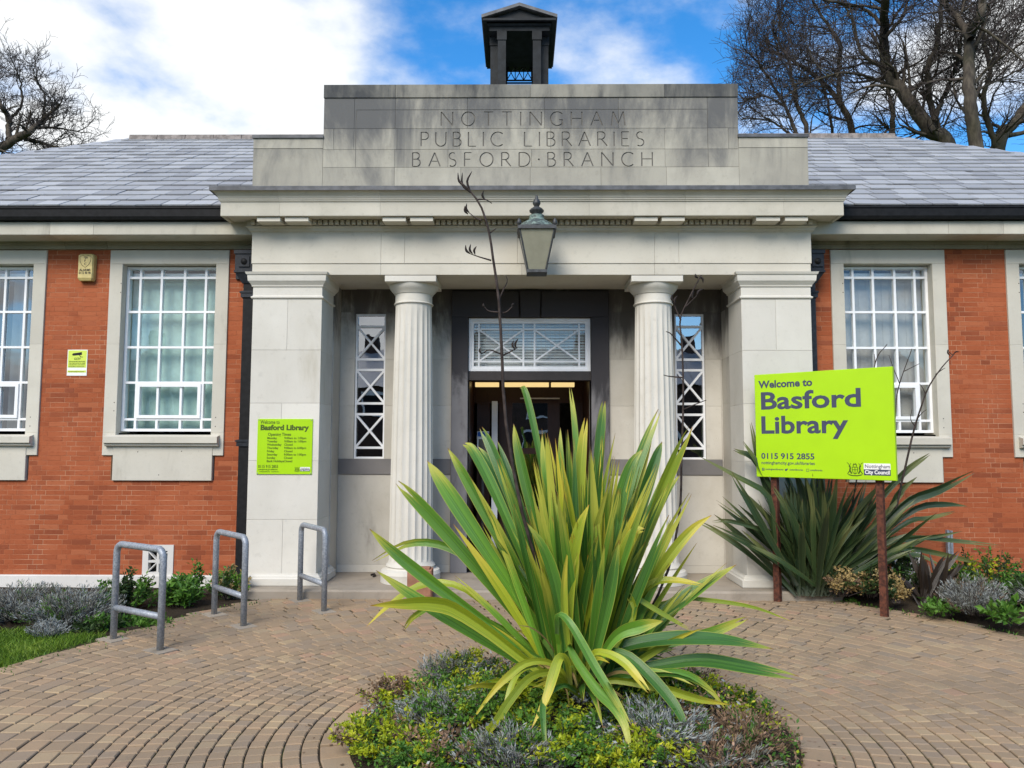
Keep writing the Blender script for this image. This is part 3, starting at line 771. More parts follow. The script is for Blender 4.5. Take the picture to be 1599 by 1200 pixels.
def slate_geo(w, r_):
    m_ = MB(); L = min(GA*1.9, 0.47); t0 = 0.015
    # local: x across, y up the slope (plan), z; lying at the roof pitch, tail lifted on the course below
    def P(x, u, h): return (x, u*math.cos(ca)-h*math.sin(ca), u*math.sin(ca)+h*math.cos(ca))
    lift = 0.010
    m_.add([P(-w/2, 0, lift), P(w/2, 0, lift), P(w/2, L, -0.012), P(-w/2, L, -0.012), P(-w/2, 0, lift+t0), P(w/2, 0, lift+t0), P(w/2, L, -0.006), P(-w/2, L, -0.006)],
           [(0,3,2,1),(4,5,6,7),(0,1,5,4),(1,2,6,5),(3,0,4,7)], r_)
    return m_
for i in range(8):
    m_ = slate_geo(SWd-0.009, (i+0.5)/8); me = bpy.data.meshes.new('slate'); me.from_pydata(m_.v, [], m_.f)
    a_ = me.attributes.new('rnd', 'FLOAT', 'FACE'); a_.data.foreach_set('value', m_.r); me.materials.append(M['slate']); sv.append(me)
rest = MB()
for i, (h, d, a, b, y, z) in enumerate(sl_c):
    if i < 300:
        o = link('slate', rng.choice(sv), roof, ((a+b)/2, y+rr(-.006, .004), z+rr(-.001, .003)))
        o.rotation_euler = (rr(-.006, .006), rr(-.006, .006), rr(-.006, .006))
    else:
        m_ = slate_geo(b-a-0.009, rng.random()); rest.add([(q[0]+(a+b)/2, q[1]+y, q[2]+z) for q in m_.v], m_.f, m_.r[0])
o = rest.build('slate_field', 'slate', roof); o['kind'] = 'stuff'
nt = int((XRR-XRL)/0.45)
for i in range(nt):
    x0 = XRL+(XRR-XRL)*i/nt; x1 = XRL+(XRR-XRL)*(i+1)/nt
    if XCL+0.6 < x0 < XCR-0.9: continue
    p = [(-0.11, ZRg-0.05), (-0.085, ZRg+0.045), (0, ZRg+0.075), (0.085, ZRg+0.045), (0.11, ZRg-0.05)]
    MB().sweep(p, [(x0+.004, YRg, 0, -1), (x1-.004, YRg, 0, -1)], rng.random()).build('ridge_tile', 'ridge_tile', roof)

# ---- portico: step, piers, columns, entablature, attic
zs = MB()
zs.cbox(XPL-0.16, XPR+0.16, YP-0.26, YR+0.4, -0.1, ZSTEP, 0.02, 0.5); zs.build('entrance_step', 'stone_step', lib)
YPB = YR - 0.35
Z_NECK, Z_CAPB, Z_CAPT = gz(445, 466, YP), gz(445, 448.5, YP), gz(445, 425, YP-0.05)
Z_BASE1, Z_BASE0 = gz(445, 897, YP), ZSTEP+0.002
def loop(x0, x1, y0, y1): return [(x0, y0, -1, -1), (x1, y0, 1, -1), (x1, y1, 1, 1), (x0, y1, -1, 1)]
def pier(x0, x1, jrows):
    core = MB(); core.box(x0+.012, x1-.012, YP+.012, YPB-.002, Z_BASE0, Z_CAPT); pr = core.build('pier', 'stone_pier', lib)
    zr = [Z_BASE1]+jrows+[Z_NECK]
    for i, (a, b) in enumerate(zip(zr, zr[1:])):
        xs = [x0, x0+(x1-x0)*rr(0.45, 0.52), x1] if i % 2 == 0 else [x0, x1]
        for c, d in zip(xs, xs[1:]):
            MB().cbox(c+.0008, d-.0008, YP, YPB, a+.0008, b-.0008, 0.0025, rng.random()).build('stone_block', 'stone_pier', pr)
    cap = [(-0.02, Z_NECK-0.004), (0.012, Z_NECK-0.004), (0.018, Z_NECK+0.004), (0.018, Z_NECK+0.016), (0.006, Z_NECK+0.022), (0.0, Z_NECK+0.03), (0.0, Z_CAPB), (0.012, Z_CAPB+.004), (0.014, Z_CAPB+0.018),
           (0.022, Z_CAPB+0.03), (0.040, Z_CAPB+0.055), (0.046, Z_CAPB+0.062), (0.05, Z_CAPB+0.095), (0.052, Z_CAPB+0.128), (0.062, Z_CAPB+0.132), (0.072, Z_CAPT), (-0.02, Z_CAPT)]
    o = MB().sweep(cap, loop(x0, x1, YP, YPB), 0.35, closed=True).build('capital', 'stone_pier', pr)
    bs = [(-0.02, Z_BASE0), (0.065, Z_BASE0), (0.07, Z_BASE0+0.01), (0.07, Z_BASE0+0.075), (0.055, Z_BASE0+0.085), (0.05, Z_BASE0+0.10), (0.032, Z_BASE0+0.115), (0.028, Z_BASE0+0.13), (0.01, Z_BASE1-0.015), (0.0, Z_BASE1+.001), (-0.02, Z_BASE1+.001)]
    MB().sweep(bs, loop(x0, x1, YP, YPB), 0.55, closed=True).build('base_moulding', 'stone_pier', pr)
    return pr
jr = [gz(445, y, YP) for y in (812, 720, 630, 547)]
pier(XPL, XPLr, jr); pier(XPRl, XPR, jr)

YC = YP+0.29
def column(pc):
    cx = gx(pc, 650, YC)
    z0 = ZSTEP; rb, rt = 0.243, 0.205
    zcap0 = gz(pc, 473, YC-0.2); zn = gz(pc, 455, YC-0.22); ze = gz(pc, 440, YC-0.28); za = gz(pc, 430.5, YC-0.29)
    prof = [(0.33, z0+.003), (0.33, z0+0.075), (0.335, z0+0.10), (0.32, z0+0.135), (0.275, z0+0.15), (0.265, z0+0.165), (0.275, z0+0.18), (0.262, z0+0.20), (rb+0.01, z0+0.21), (rb, z0+0.235)]
    zf0, zf1 = z0+0.26, zcap0-0.015
    N = 14
    prof2 = [(rb, z0+0.235)]
    for i in range(N+1):
        u = i/N; prof2.append((rb-(rb-rt)*(u**1.5), zf0+(zf1-zf0)*u))
    prof2.append((rt, zcap0))
    sh = MB(); sh.lathe(prof2, 160, (cx, YC), 0.5, 20, 0.015, (zf0-.001, zf1-.02))
    sh = auto_smooth(sh.build('column', 'stone_pier', lib), 28)
    auto_smooth(MB().lathe(prof, 48, (cx, YC), 0.6).build('column_base', 'stone_pier', sh), 30)
    ec = [(rt, zcap0-.001), (rt+0.016, zcap0+.002), (rt+0.02, zcap0+.010), (rt+0.012, zcap0+.018), (rt+0.004, zcap0+.02), (rt+.004, zn-.01), (rt+0.015, zn-.008), (rt+0.02, zn+.004), (rt+0.045, zn+0.03), (rt+0.068, zn+0.062), (rt+0.075, ze-.004), (rt+0.06, ze)]
    auto_smooth(MB().lathe(ec, 48, (cx, YC), 0.4).build('capital', 'stone_pier', sh), 30)
    MB().cbox(cx-0.285, cx+0.285, YC-0.29, YC+0.285, ze-.002, za, 0.005, 0.3).build('abacus', 'stone_pier', sh)
column(644); column(1022)

# entablature
ZFB, ZFT = gz(620, 429.5, YP), gz(620, 364.5, YP)
ZFA = gz(620, 412, YP)
ent = MB(); ent.box(XCL+.02, XCR-.02, YP+.02, YR+.2, ZFB+.012, gz(620, 292, YP)-0.05)
ent = ent.build('entablature', 'stone_light', lib)
fj = [gx(p_, 395, YP) for p_ in (595, 632, 808, 1022, 1060)]
xs = [XCL]+fj+[XCR]
for a, b in zip(xs, xs[1:]):
    MB().cbox(a+.0008, b-.0008, YP-.006, YP+.5, ZFA+.0008, ZFT, 0.0025, rr(.1, .6)).build('frieze_stone', 'stone_light', ent)
xs = [XCL+.008]+[fj[0], fj[2]+0.05, fj[3]]+[XCR-.008]
for a, b in zip(xs, xs[1:]):
    MB().cbox(a+.0008, b-.0008, YP+.003, YP+.5, ZFB, ZFA-.0005, 0.0025, rr(.1, .6)).build('architrave_stone', 'stone_light', ent)
MB().box(XCL+.03, XCR-.03, YP+.5, YR-.001, ZFB+.10, ZFB+.2).build('portico_soffit', 'stone_recess', ent)
# bed mould, dentils, mutules, corona, cyma
ZB1 = gz(620, 352.5, YP-.05)
ZCO0, ZCO1 = gz(450, 337.5, YP-.26), gz(450, 315.5, YP-.26)
ZCY0, ZCY1 = gz(450, 309.5, YP-.28), gz(450, 296.5, YP-.34)
ZLD = gz(450, 290.5, YP-.35)
cj = [gx(p_, 327, YP-.26) for p_ in (436.5, 593.5, 757, 920, 1070, 1224)]
YBK = YW-0.05
def nodes_for(i, n_, xs):
    a, b = xs[i]+.0008, xs[i+1]-.0008; out = []
    if i == 0: out += [(XCL, YBK, -1, 0), (XCL, YP, -1, -1)]
    else: out += [(a, YP, 0, -1)]
    if i == n_-1: out += [(XCR, YP, 1, -1), (XCR, YBK, 1, 0)]
    else: out += [(b, YP, 0, -1)]
    return out
xs = [XCL]+cj+[XCR]; n_ = len(xs)-1
bed = [(-0.1, ZFT), (0.008, ZFT), (0.012, ZFT+.012), (0.03, ZFT+.02), (0.035, ZFT+.045), (0.055, ZFT+.06), (0.06, ZB1-.01), (0.045, ZB1), (-0.1, ZB1)]
den = [(-0.1, ZB1-.001), (0.045, ZB1-.001), (0.045, ZCO0+.012), (-0.1, ZCO0+.012)]
cor = [(-0.1, ZCO0+.01), (0.215, ZCO0+.014), (0.225, ZCO0), (0.258, ZCO0), (0.26, ZCO0+.006), (0.26, ZCO1-.002), (0.264, ZCO1), (0.272, ZCO1+.002), (0.272, ZCO1+.016), (0.28, ZCO1+.018), (0.28, ZCY0-.004), (0.285, ZCY0),
       (0.292, ZCY0+.02), (0.312, ZCY0+.045), (0.335, ZCY0+.065), (0.343, ZCY1-.004), (0.343, ZCY1), (-0.1, ZCY1)]
lead = [(-0.1, ZCY1+.001), (0.345, ZCY1+.001), (0.352, ZCY1-.012), (0.356, ZCY1-.010), (0.356, ZLD-.006), (0.35, ZLD), (-0.1, ZLD+.05)]
cor_core = MB(); cor_core.box(XCL+.1, XCR-.1, YP+.1, YBK, ZFT+.01, ZLD-.02); cornice = cor_core.build('cornice', 'stone_cornice', lib)
for i in range(n_):
    nd = nodes_for(i, n_, xs)
    MB().sweep(bed, nd, rng.random()).build('bed_mould_stone', 'stone_cornice', cornice)
    MB().sweep(cor, nd, rng.random()).build('corona_stone', 'stone_cornice', cornice)
MB().sweep(den, [(XCL, YBK, -1, 0), (XCL, YP, -1, -1), (XCR, YP, 1, -1), (XCR, YBK, 1, 0)], 0.8).build('dentil_band', 'stone_cornice', cornice)
MB().sweep(lead, [(XCL, YBK+.2, -1, 0), (XCL, YP, -1, -1), (XCR, YP, 1, -1), (XCR, YBK+.2, 1, 0)], 0.5).build('lead_flashing', 'lead', cornice)
mut = [(401.5, 437.5), (445, 481.5), (597.5, 633.5), (640.5, 676), (794, 830), (838, 874), (991, 1027), (1033.5, 1069), (1181, 1218), (1226, 1261.5)]
mut = [m_ for m_ in mut if not 780 < m_[0] < 850]
for (a, b) in mut:
    xa, xb = gx(a, 343, YP-.23), gx(b, 343, YP-.23)
    q = [(0.0, ZCO0-.045), (0.222, ZCO0-.052), (0.232, ZCO0-.05), (0.232, ZCO0-.008), (0.2225, ZCO0-.002), (0.212, ZCO0+.0135), (0.0, ZCO0+.009)]
    MB().sweep(q, [(xa, YP, 0, -1), (xb, YP, 0, -1)], rng.random()*.5).build('mutule', 'stone_light', cornice)
mx = [(gx(a, 343, YP-.23), gx(b, 343, YP-.23)) for a, b in mut]
x = XCL+0.01
while x < XCR-.03:
    if not any(a-.01 < x+.022 < b+.01 for a, b in mx):
        MB().cbox(x, x+0.044, YP-.092, YP-.04, ZB1+.004, ZCO0+.008, .004, rng.random()).build('dentil', 'stone_cornice', cornice)
    x += 0.062

# attic with the carved name
YA = YP+0.015
XA0, XA1 = gx(505, 210, YA), gx(1153, 210, YA)
XS0, XS1 = gx(395, 250, YA), gx(1262, 250, YA)
za = [gz(800, y, YA) for y in (132.5, 153, 201, 233.5, 261.5, 290)]
zsh = [gz(450, y, YA) for y in (212, 216, 232.5)]
core = MB(); core.box(XA0+.02, XA1-.02, YA+.02, YA+.42, za[5]-.05, za[0]-.02); core.box(XS0+.02, XS1-.02, YA+.02, YA+.42, za[5]-.05, zsh[1]-.02)
attic = core.build('attic', 'stone_attic', lib)
GL = {}
def poly(*p): return [list(p)]
def arc(cx, cy, rx, ry, a0, a1, n=12): return [(cx+rx*math.cos(R_(a0+(a1-a0)*i/n)), cy+ry*math.sin(R_(a0+(a1-a0)*i/n))) for i in range(n+1)]
GL['N'] = (.80, [[(0,0),(0,1)], [(0,1),(.8,0)], [(.8,0),(.8,1)]])
GL['O'] = (.92, [arc(.46,.5,.46,.5,0,360,24)])
GL['T'] = (.66, [[(.33,0),(.33,1)], [(0,1),(.66,1)]])
GL['I'] = (.02, [[(0,0),(0,1)]])
GL['G'] = (.82, [arc(.47,.5,.47,.5,40,325,20), [(.82,.0),(.82,.42)], [(.6,.42),(.86,.42)]])
GL['H'] = (.74, [[(0,0),(0,1)], [(.74,0),(.74,1)], [(0,.52),(.74,.52)]])
GL['A'] = (.80, [[(0,0),(.4,1)], [(.4,1),(.8,0)], [(.16,.38),(.64,.38)]])
GL['M'] = (.95, [[(0,0),(.12,1)], [(.12,1),(.48,.12)], [(.48,.12),(.83,1)], [(.83,1),(.95,0)]])
GL['P'] = (.50, [[(0,0),(0,1)], [(0,1)]+arc(.24,.74,.26,.26,90,-90)+[(0,.48)]])
GL['U'] = (.70, [[(0,1),(0,.34)]+arc(.35,.34,.35,.34,180,360)+[(.7,.34),(.7,1)]])
GL['B'] = (.54, [[(0,0),(0,1)], [(0,1)]+arc(.24,.765,.235,.235,90,-90)+[(0,.53)], [(0,.53)]+arc(.27,.265,.27,.265,90,-90)+[(0,0)]])
GL['L'] = (.52, [[(0,1),(0,0)], [(0,0),(.52,0)]])
GL['C'] = (.80, [arc(.48,.5,.48,.5,48,312,20)])
GL['R'] = (.62, [[(0,0),(0,1)], [(0,1)]+arc(.25,.745,.25,.255,90,-90)+[(0,.49)], [(.25,.49),(.64,0)]])
GL['E'] = (.50, [[(0,0),(0,1)], [(0,1),(.5,1)], [(0,.52),(.42,.52)], [(0,0),(.5,0)]])
GL['S'] = (.50, [arc(.26,.755,.235,.245,50,250,12)+arc(.24,.25,.26,.25,80,-130,12)])
GL['F'] = (.48, [[(0,0),(0,1)], [(0,1),(.48,1)], [(0,.52),(.4,.52)]])
GL['D'] = (.76, [[(0,0),(0,1)], [(0,1)]+arc(.28,.5,.48,.5,90,-90,16)+[(0,0)]])
GL['.'] = (.04, [arc(.02,.5,.03,.03,0,360,6)])
def ribbon(mb_, pl, w, y0, y1):
    closed = (Vector(pl[0])-Vector(pl[-1])).length < 1e-6
    P = [Vector(q) for q in (pl[:-1] if closed else pl)]; k = len(P); L = []; Rr = []
    P = [p_ for i, p_ in enumerate(P) if i == 0 or (p_-P[i-1]).length > 1e-5]; k = len(P)
    for i, p_ in enumerate(P):
        a = P[i-1] if (i or closed) else None; b = P[(i+1) % k] if (i < k-1 or closed) else None
        d0 = (p_-a).normalized() if a is not None else (b-p_).normalized(); d1 = (b-p_).normalized() if b is not None else d0
        n0 = Vector((-d0.y, d0.x)); n1 = Vector((-d1.y, d1.x)); m_ = n0+n1
        m_ = m_/max(.6, m_.length_squared/2) if m_.length > .3 else n1
        ww = w*(1.0 if abs(d1.y) > .35 else .65)
        L.append(p_+m_*ww); Rr.append(p_-m_*ww)
    vs = [(q.x, y0, q.y) for q in Rr]+[(q.x, y0, q.y) for q in L]+[(q.x, y1, q.y) for q in Rr]+[(q.x, y1, q.y) for q in L]; fs = []
    for i in range(k if closed else k-1):
        j = (i+1) % k
        fs += [(i, j, k+j, k+i), (2*k+i, 3*k+i, 3*k+j, 2*k+j), (i, 2*k+i, 2*k+j, j), (k+i, k+j, 3*k+j, 3*k+i)]
    if not closed: fs += [(0, k, 3*k, 2*k), (k-1, 3*k-1, 4*k-1, 2*k-1)]
    mb_.add(vs, fs)
def letters(out, s_, x0, x1, z0, z1, y0, y1):
    h = z1-z0; ws = [GL[c][0] if c != ' ' else 0.5 for c in s_]
    gap = ((x1-x0)/h-sum(ws))/(len(s_)-1); cx = x0
    for c, w_ in zip(s_, ws):
        if c != ' ':
            for pl in GL[c][1]:
                mb_ = MB(); ribbon(mb_, [(cx+p_[0]*h, z0+p_[1]*h) for p_ in pl], .0068, y0, y1); out.append(mb_)
        cx += (w_+gap)*h
INS = [('NOTTINGHAM', 689, 976, 196.5, 175), ('PUBLIC LIBRARIES', 658, 1005, 228.5, 206.5), ('BASFORD.BRANCH', 645, 1018, 260, 238.5)]
def stone_row(z0, z1, px, y_, mat, r_=None):
    out = []
    for a, b in zip(px, px[1:]):
        out.append(MB().cbox(a+.0008, b-.0008, y_, y_+.3, z0+.0008, z1-.0008, 0.0025, rng.random() if r_ is None else r_).build('attic_stone', mat, attic))
    return out
gxa = lambda p_: gx(p_, 200, YA)
stone_row(za[1], za[0], [XA0-.004, gxa(617), gxa(828), gxa(1038), XA1+.004], YA-.012, 'stone_coping')
front = []
front += stone_row(za[2], za[1], [XA0, gxa(553), gxa(617), gxa(730), gxa(850), gxa(966), gxa(1105), XA1], YA, 'stone_attic')
front += stone_row(za[3], za[2], [XA0, gxa(521), gxa(553), gxa(620), gxa(718), gxa(860), gxa(1038), gxa(1105), gxa(1137), XA1], YA, 'stone_attic')
front += stone_row(za[4], za[3], [XA0, gxa(617), gxa(700), gxa(830), gxa(940), gxa(1038), XA1], YA, 'stone_attic')
front += stone_row(za[5]-.02, za[4], [XA0, gxa(617), gxa(720), gxa(828), gxa(938), gxa(1040), XA1], YA, 'stone_attic')
for (a, b) in ((XS0, XA0), (XA1, XS1)):
    stone_row(zsh[2], zsh[1], [a, b], YA-.004, 'stone_attic', 0.1); stone_row(za[5]-.02, zsh[2], [a, b], YA, 'stone_attic', 0.95 if a < 0 else 0.6)
    MB().box(a-.01, b+.004 if a < 0 else b+.01, YA-.02, YA+.44, zsh[1]-.004, zsh[0]).build('lead_capping', 'lead', attic)
strokes = []
for s_, a, b, p0, p1 in INS: letters(strokes, s_, gxa(a), gxa(b), gz(830, p0, YA), gz(830, p1, YA), YA-.02, YA+.010)
# incised border line of the inscription panel
bx0, bx1, bz0, bz1 = gxa(556), gxa(1105), za[4]+.004, gz(830, 171.5, YA)
for q in ((bx0, bx1, bz1-.003, bz1+.003), (bx0-.003, bx0+.003, bz0, bz1), (bx1-.003, bx1+.003, bz0, bz1)):
    mb_ = MB(); mb_.box(q[0], q[1], YA-.02, YA+.004, q[2], q[3]); strokes.append(mb_)
def bb(vs): return min(v[0] for v in vs), max(v[0] for v in vs), min(v[2] for v in vs), max(v[2] for v in vs)
sb = [(bb(m_.v), m_) for m_ in strokes]
jobs = []
for o in front:
    L_ = OFF[o.name]; v_ = [tuple(L_+q.co) for q in o.data.vertices]; X0, X1, Z0, Z1 = bb(v_); cut = MB()
    for (a, b, c, d), m_ in sb:
        if b > X0 and a < X1 and d > Z0 and c < Z1: cut.add(m_.v, m_.f)
    if not cut.f: continue
    cutter = cut.build('letter_cutter', ['stone_attic', 'grime_shade'], origin=(0, 0, 0))
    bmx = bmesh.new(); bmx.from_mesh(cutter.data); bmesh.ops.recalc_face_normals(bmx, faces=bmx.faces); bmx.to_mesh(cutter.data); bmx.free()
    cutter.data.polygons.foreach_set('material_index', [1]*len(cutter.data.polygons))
    o.data.materials.append(M['grime_shade'])
    bmx = bmesh.new(); bmx.from_mesh(o.data); bmesh.ops.recalc_face_normals(bmx, faces=bmx.faces); bmx.to_mesh(o.data); bmx.free()
    md = o.modifiers.new('cut', 'BOOLEAN'); md.operation = 'DIFFERENCE'; md.object = cutter; md.solver = 'EXACT'; md.use_self = True
    jobs.append((o, cutter))
bpy.context.view_layer.update()
dg = bpy.context.evaluated_depsgraph_get()
done = [(o, bpy.data.meshes.new_from_object(o.evaluated_get(dg), preserve_all_data_layers=True, depsgraph=dg), c_) for o, c_ in jobs]
for o, me, c_ in done:
    o.modifiers.clear(); o.data = me
    bpy.data.objects.remove(c_, do_unlink=True)

# ---- recess: wall with sidelights and doorway
XDo0, XDo1 = gx(705, 600, YR), gx(951, 600, YR)
XD0, XD1 = gx(731, 600, YR), gx(923, 600, YR)
sl = [(gx(553.5, 600, YR), gx(601, 600, YR)), (gx(1055, 600, YR), gx(1101.5, 600, YR))]
ZS0, ZS1 = gz(577, 716.5, YR), gz(577, 490, YR)
ZDT = gz(827, 496.5, YR)
ZRT = ZFB+.105
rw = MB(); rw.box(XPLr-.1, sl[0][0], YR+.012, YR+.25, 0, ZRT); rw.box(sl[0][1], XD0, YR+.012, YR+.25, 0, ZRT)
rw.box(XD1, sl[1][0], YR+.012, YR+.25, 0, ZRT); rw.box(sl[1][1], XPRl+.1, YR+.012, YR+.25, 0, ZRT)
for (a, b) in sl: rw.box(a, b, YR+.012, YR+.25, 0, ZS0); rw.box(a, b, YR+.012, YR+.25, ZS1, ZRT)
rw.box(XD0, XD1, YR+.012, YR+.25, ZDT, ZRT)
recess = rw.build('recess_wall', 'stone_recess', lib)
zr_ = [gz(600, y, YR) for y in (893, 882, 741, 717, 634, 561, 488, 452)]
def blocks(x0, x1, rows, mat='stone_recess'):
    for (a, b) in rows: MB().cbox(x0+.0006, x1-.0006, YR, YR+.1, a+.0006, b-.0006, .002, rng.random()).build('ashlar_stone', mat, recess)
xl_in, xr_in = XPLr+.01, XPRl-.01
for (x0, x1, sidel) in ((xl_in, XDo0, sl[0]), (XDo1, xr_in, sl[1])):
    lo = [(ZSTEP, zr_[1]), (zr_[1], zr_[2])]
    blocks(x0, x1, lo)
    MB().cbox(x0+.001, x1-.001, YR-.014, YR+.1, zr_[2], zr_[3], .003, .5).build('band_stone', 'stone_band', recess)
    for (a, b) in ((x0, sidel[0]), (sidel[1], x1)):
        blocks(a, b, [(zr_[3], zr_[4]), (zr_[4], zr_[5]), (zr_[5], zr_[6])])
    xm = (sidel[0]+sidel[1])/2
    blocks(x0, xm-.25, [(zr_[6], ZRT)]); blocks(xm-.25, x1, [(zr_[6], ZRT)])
# inner returns behind the piers
for (x0, x1) in ((XPLr-.03, gx(527, 600, YR-.12)), (gx(1132, 600, YR-.12), XPRl+.03)):
    for (a, b) in zip([ZSTEP, zr_[2], zr_[4]+.02, zr_[5], zr_[6]], [zr_[2], zr_[4]+.02, zr_[5], zr_[6], ZRT]):
        MB().cbox(x0, x1, YPB+.002, YR-.001, a+.0006, b-.0006, .002, rng.random()).build('return_stone', 'stone_recess', recess)
cm = [(-0.05, zr_[7]-.01), (0.02, zr_[7]-.01), (0.03, zr_[7]+.03), (0.07, zr_[7]+.05), (0.075, ZRT), (-0.05, ZRT)]
MB().sweep(cm, [(XPLr+.2, YR, 0, -1), (XPRl-.2, YR, 0, -1)], .9).build('recess_cornice', 'stone_recess', recess)
# door surround
ds = MB()
ds.cbox(XDo0, XD0, YR-.05, YR+.2, ZSTEP, ZDT+.001, .006, .5); door_sur = ds.build('door_surround', 'stone_door', lib)
MB().cbox(XD1, XDo1, YR-.05, YR+.2, ZSTEP, ZDT+.001, .006, .5).build('jamb_stone', 'stone_door', door_sur)
zdt2 = gz(827, 455, YR-.05); k0, k1 = gx(811, 480, YR-.07), gx(845, 480, YR-.07)
MB().cbox(XDo0, k0, YR-.05, YR+.2, ZDT+.002, zdt2, .006, .6).build('head_stone', 'stone_door', door_sur)
MB().cbox(k1, XDo1, YR-.05, YR+.2, ZDT+.002, zdt2, .006, .4).build('head_stone', 'stone_door', door_sur)
m_ = MB(); e = .018
m_.add([(k0+e+.002, YR-.075, ZDT+.002), (k1-e-.002, YR-.075, ZDT+.002), (k1-.002, YR-.075, zdt2), (k0+.002, YR-.075, zdt2), (k0+e+.002, YR+.2, ZDT+.002), (k1-e-.002, YR+.2, ZDT+.002), (k1-.002, YR+.2, zdt2), (k0+.002, YR+.2, zdt2)],
       [(0,1,2,3),(7,6,5,4),(0,4,5,1),(1,5,6,2),(2,6,7,3),(3,7,4,0)], .5); m_.build('keystone', 'stone_door', door_sur)
def lattice_bar(p_, q_, y0, y1, hw, name, mat, par):
    a = Vector(p_); b = Vector(q_); d = (b-a).normalized(); n_v = Vector((-d.y, d.x))*hw
    c4 = [a-n_v, b-n_v, b+n_v, a+n_v]
    m_ = MB(); m_.add([(v.x, y0, v.y) for v in c4]+[(v.x, y1, v.y) for v in c4], [(0,1,2,3),(7,6,5,4),(0,4,5,1),(1,5,6,2),(2,6,7,3),(3,7,4,0)]); m_.build(name, mat, par)
# transom light with lattice and mesh
ZT0 = gz(827, 580, YR+.03); yt = YR+.02
fw = 0.055
m_ = MB(); a, b, c, d = XD0+.004, XD1-.004, ZT0, ZDT-.004
for (q, y_) in ((0, yt), (fw*.55, yt+.018)):
    w_ = fw*.55
    m_.box(a+q, a+q+w_, y_, yt+.07, c+q, d-q); m_.box(b-q-w_, b-q, y_, yt+.07, c+q, d-q)
    m_.box(a+q+w_, b-q-w_, y_+.0008, yt+.07, d-q-w_, d-q); m_.box(a+q+w_, b-q-w_, y_+.0008, yt+.07, c+q, c+q+w_)
trans = m_.build('transom_window', 'white_upvc', lib)
ia, ib, ic, id_ = a+fw*1.1, b-fw*1.1, c+fw*1.1, d-fw*1.1
MB().box(ia, ib, yt+.045, yt+.049, ic, id_).build('pane', 'window_glass', trans)
nsl = 15
for i in range(nsl):
    z_ = ic+(id_-ic)*(i+.5)/nsl; MB().box(ia, ib, yt+.10, yt+.118, z_-.0125, z_+.0105).build('blind_slat', 'paper_white', trans)
for i in range(24):
    x_ = ia+(ib-ia)*(i+.5)/24; MB().box(x_-.0018, x_+.0018, yt+.026, yt+.03, ic, id_).build('mesh_wire', 'mesh_grey', trans)
for i in range(10):
    z_ = ic+(id_-ic)*(i+.5)/10; MB().box(ia, ib, yt+.0305, yt+.034, z_-.0015, z_+.0015).build('mesh_wire', 'mesh_grey', trans)
wI, hI = ib-ia, id_-ic
for (u0, u1) in ((.045, .445), (.545, .945)):
    x0, x1 = ia+wI*u0, ia+wI*u1; z0, z1 = ic+hI*.13, ic+hI*.84
    for x_ in (x0, x1): MB().box(x_-.011, x_+.011, yt+.018, yt+.0255, ic, id_).build('lattice_bar', 'white_upvc', trans)
    lattice_bar((x0+.011, z0), (x1-.011, z1), yt+.0185, yt+.025, .010, 'lattice_bar', 'white_upvc', trans)
    lattice_bar((x0+.011, z1), (x1-.011, z0), yt+.019, yt+.0252, .010, 'lattice_bar', 'white_upvc', trans)
for z_ in (ic+hI*.11, ic+hI*.86): MB().box(ia, ib, yt+.0175, yt+.0256, z_-.010, z_+.010).build('lattice_bar', 'white_upvc', trans)
MB().box(XD0, XD1, YR+.01, YR+.2, gz(827, 594, YR+.01), ZT0-.002).build('door_lintel', 'lintel_brown', lib)
# sidelights
for (x0, x1) in sl:
    ys_ = YR+.035; m_ = MB(); t_ = .022
    m_.box(x0+.001, x0+t_, ys_, ys_+.05, ZS0, ZS1); m_.box(x1-t_, x1-.001, ys_, ys_+.05, ZS0, ZS1); m_.box(x0+t_, x1-t_, ys_+.0008, ys_+.05, ZS1-t_, ZS1); m_.box(x0+t_, x1-t_, ys_+.0008, ys_+.05, ZS0, ZS0+t_)
    sw_ = m_.build('sidelight_window', 'white_upvc', lib)
    zb_ = [gz(577, y, YR) for y in (509.5, 561, 577.5, 630, 647, 699.5)]
    for z_ in zb_: MB().box(x0+t_, x1-t_, ys_+.004, ys_+.04, z_-.014, z_+.014).build('glazing_bar', 'white_upvc', sw_)
    zz_ = [ZS1-t_]+zb_+[ZS0+t_]
    for i in range(7): MB().box(x0+t_, x1-t_, ys_+.03, ys_+.034, zz_[i+1], zz_[i]).build('pane', 'sidelight_glass', sw_)
    for i in (1, 3, 5):
        lattice_bar((x0+t_, zz_[i+1]+.014), (x1-t_, zz_[i]-.014), ys_+.006, ys_+.028, .012, 'lattice_bar', 'white_upvc', sw_)
        lattice_bar((x0+t_, zz_[i]-.014), (x1-t_, zz_[i+1]+.014), ys_+.0066, ys_+.0286, .012, 'lattice_bar', 'white_upvc', sw_)
    MB().box(x0-.3, x1+.3, YR+1.5, YR+1.55, .07, 3.4).build('room_partition', 'room_dark', lib)
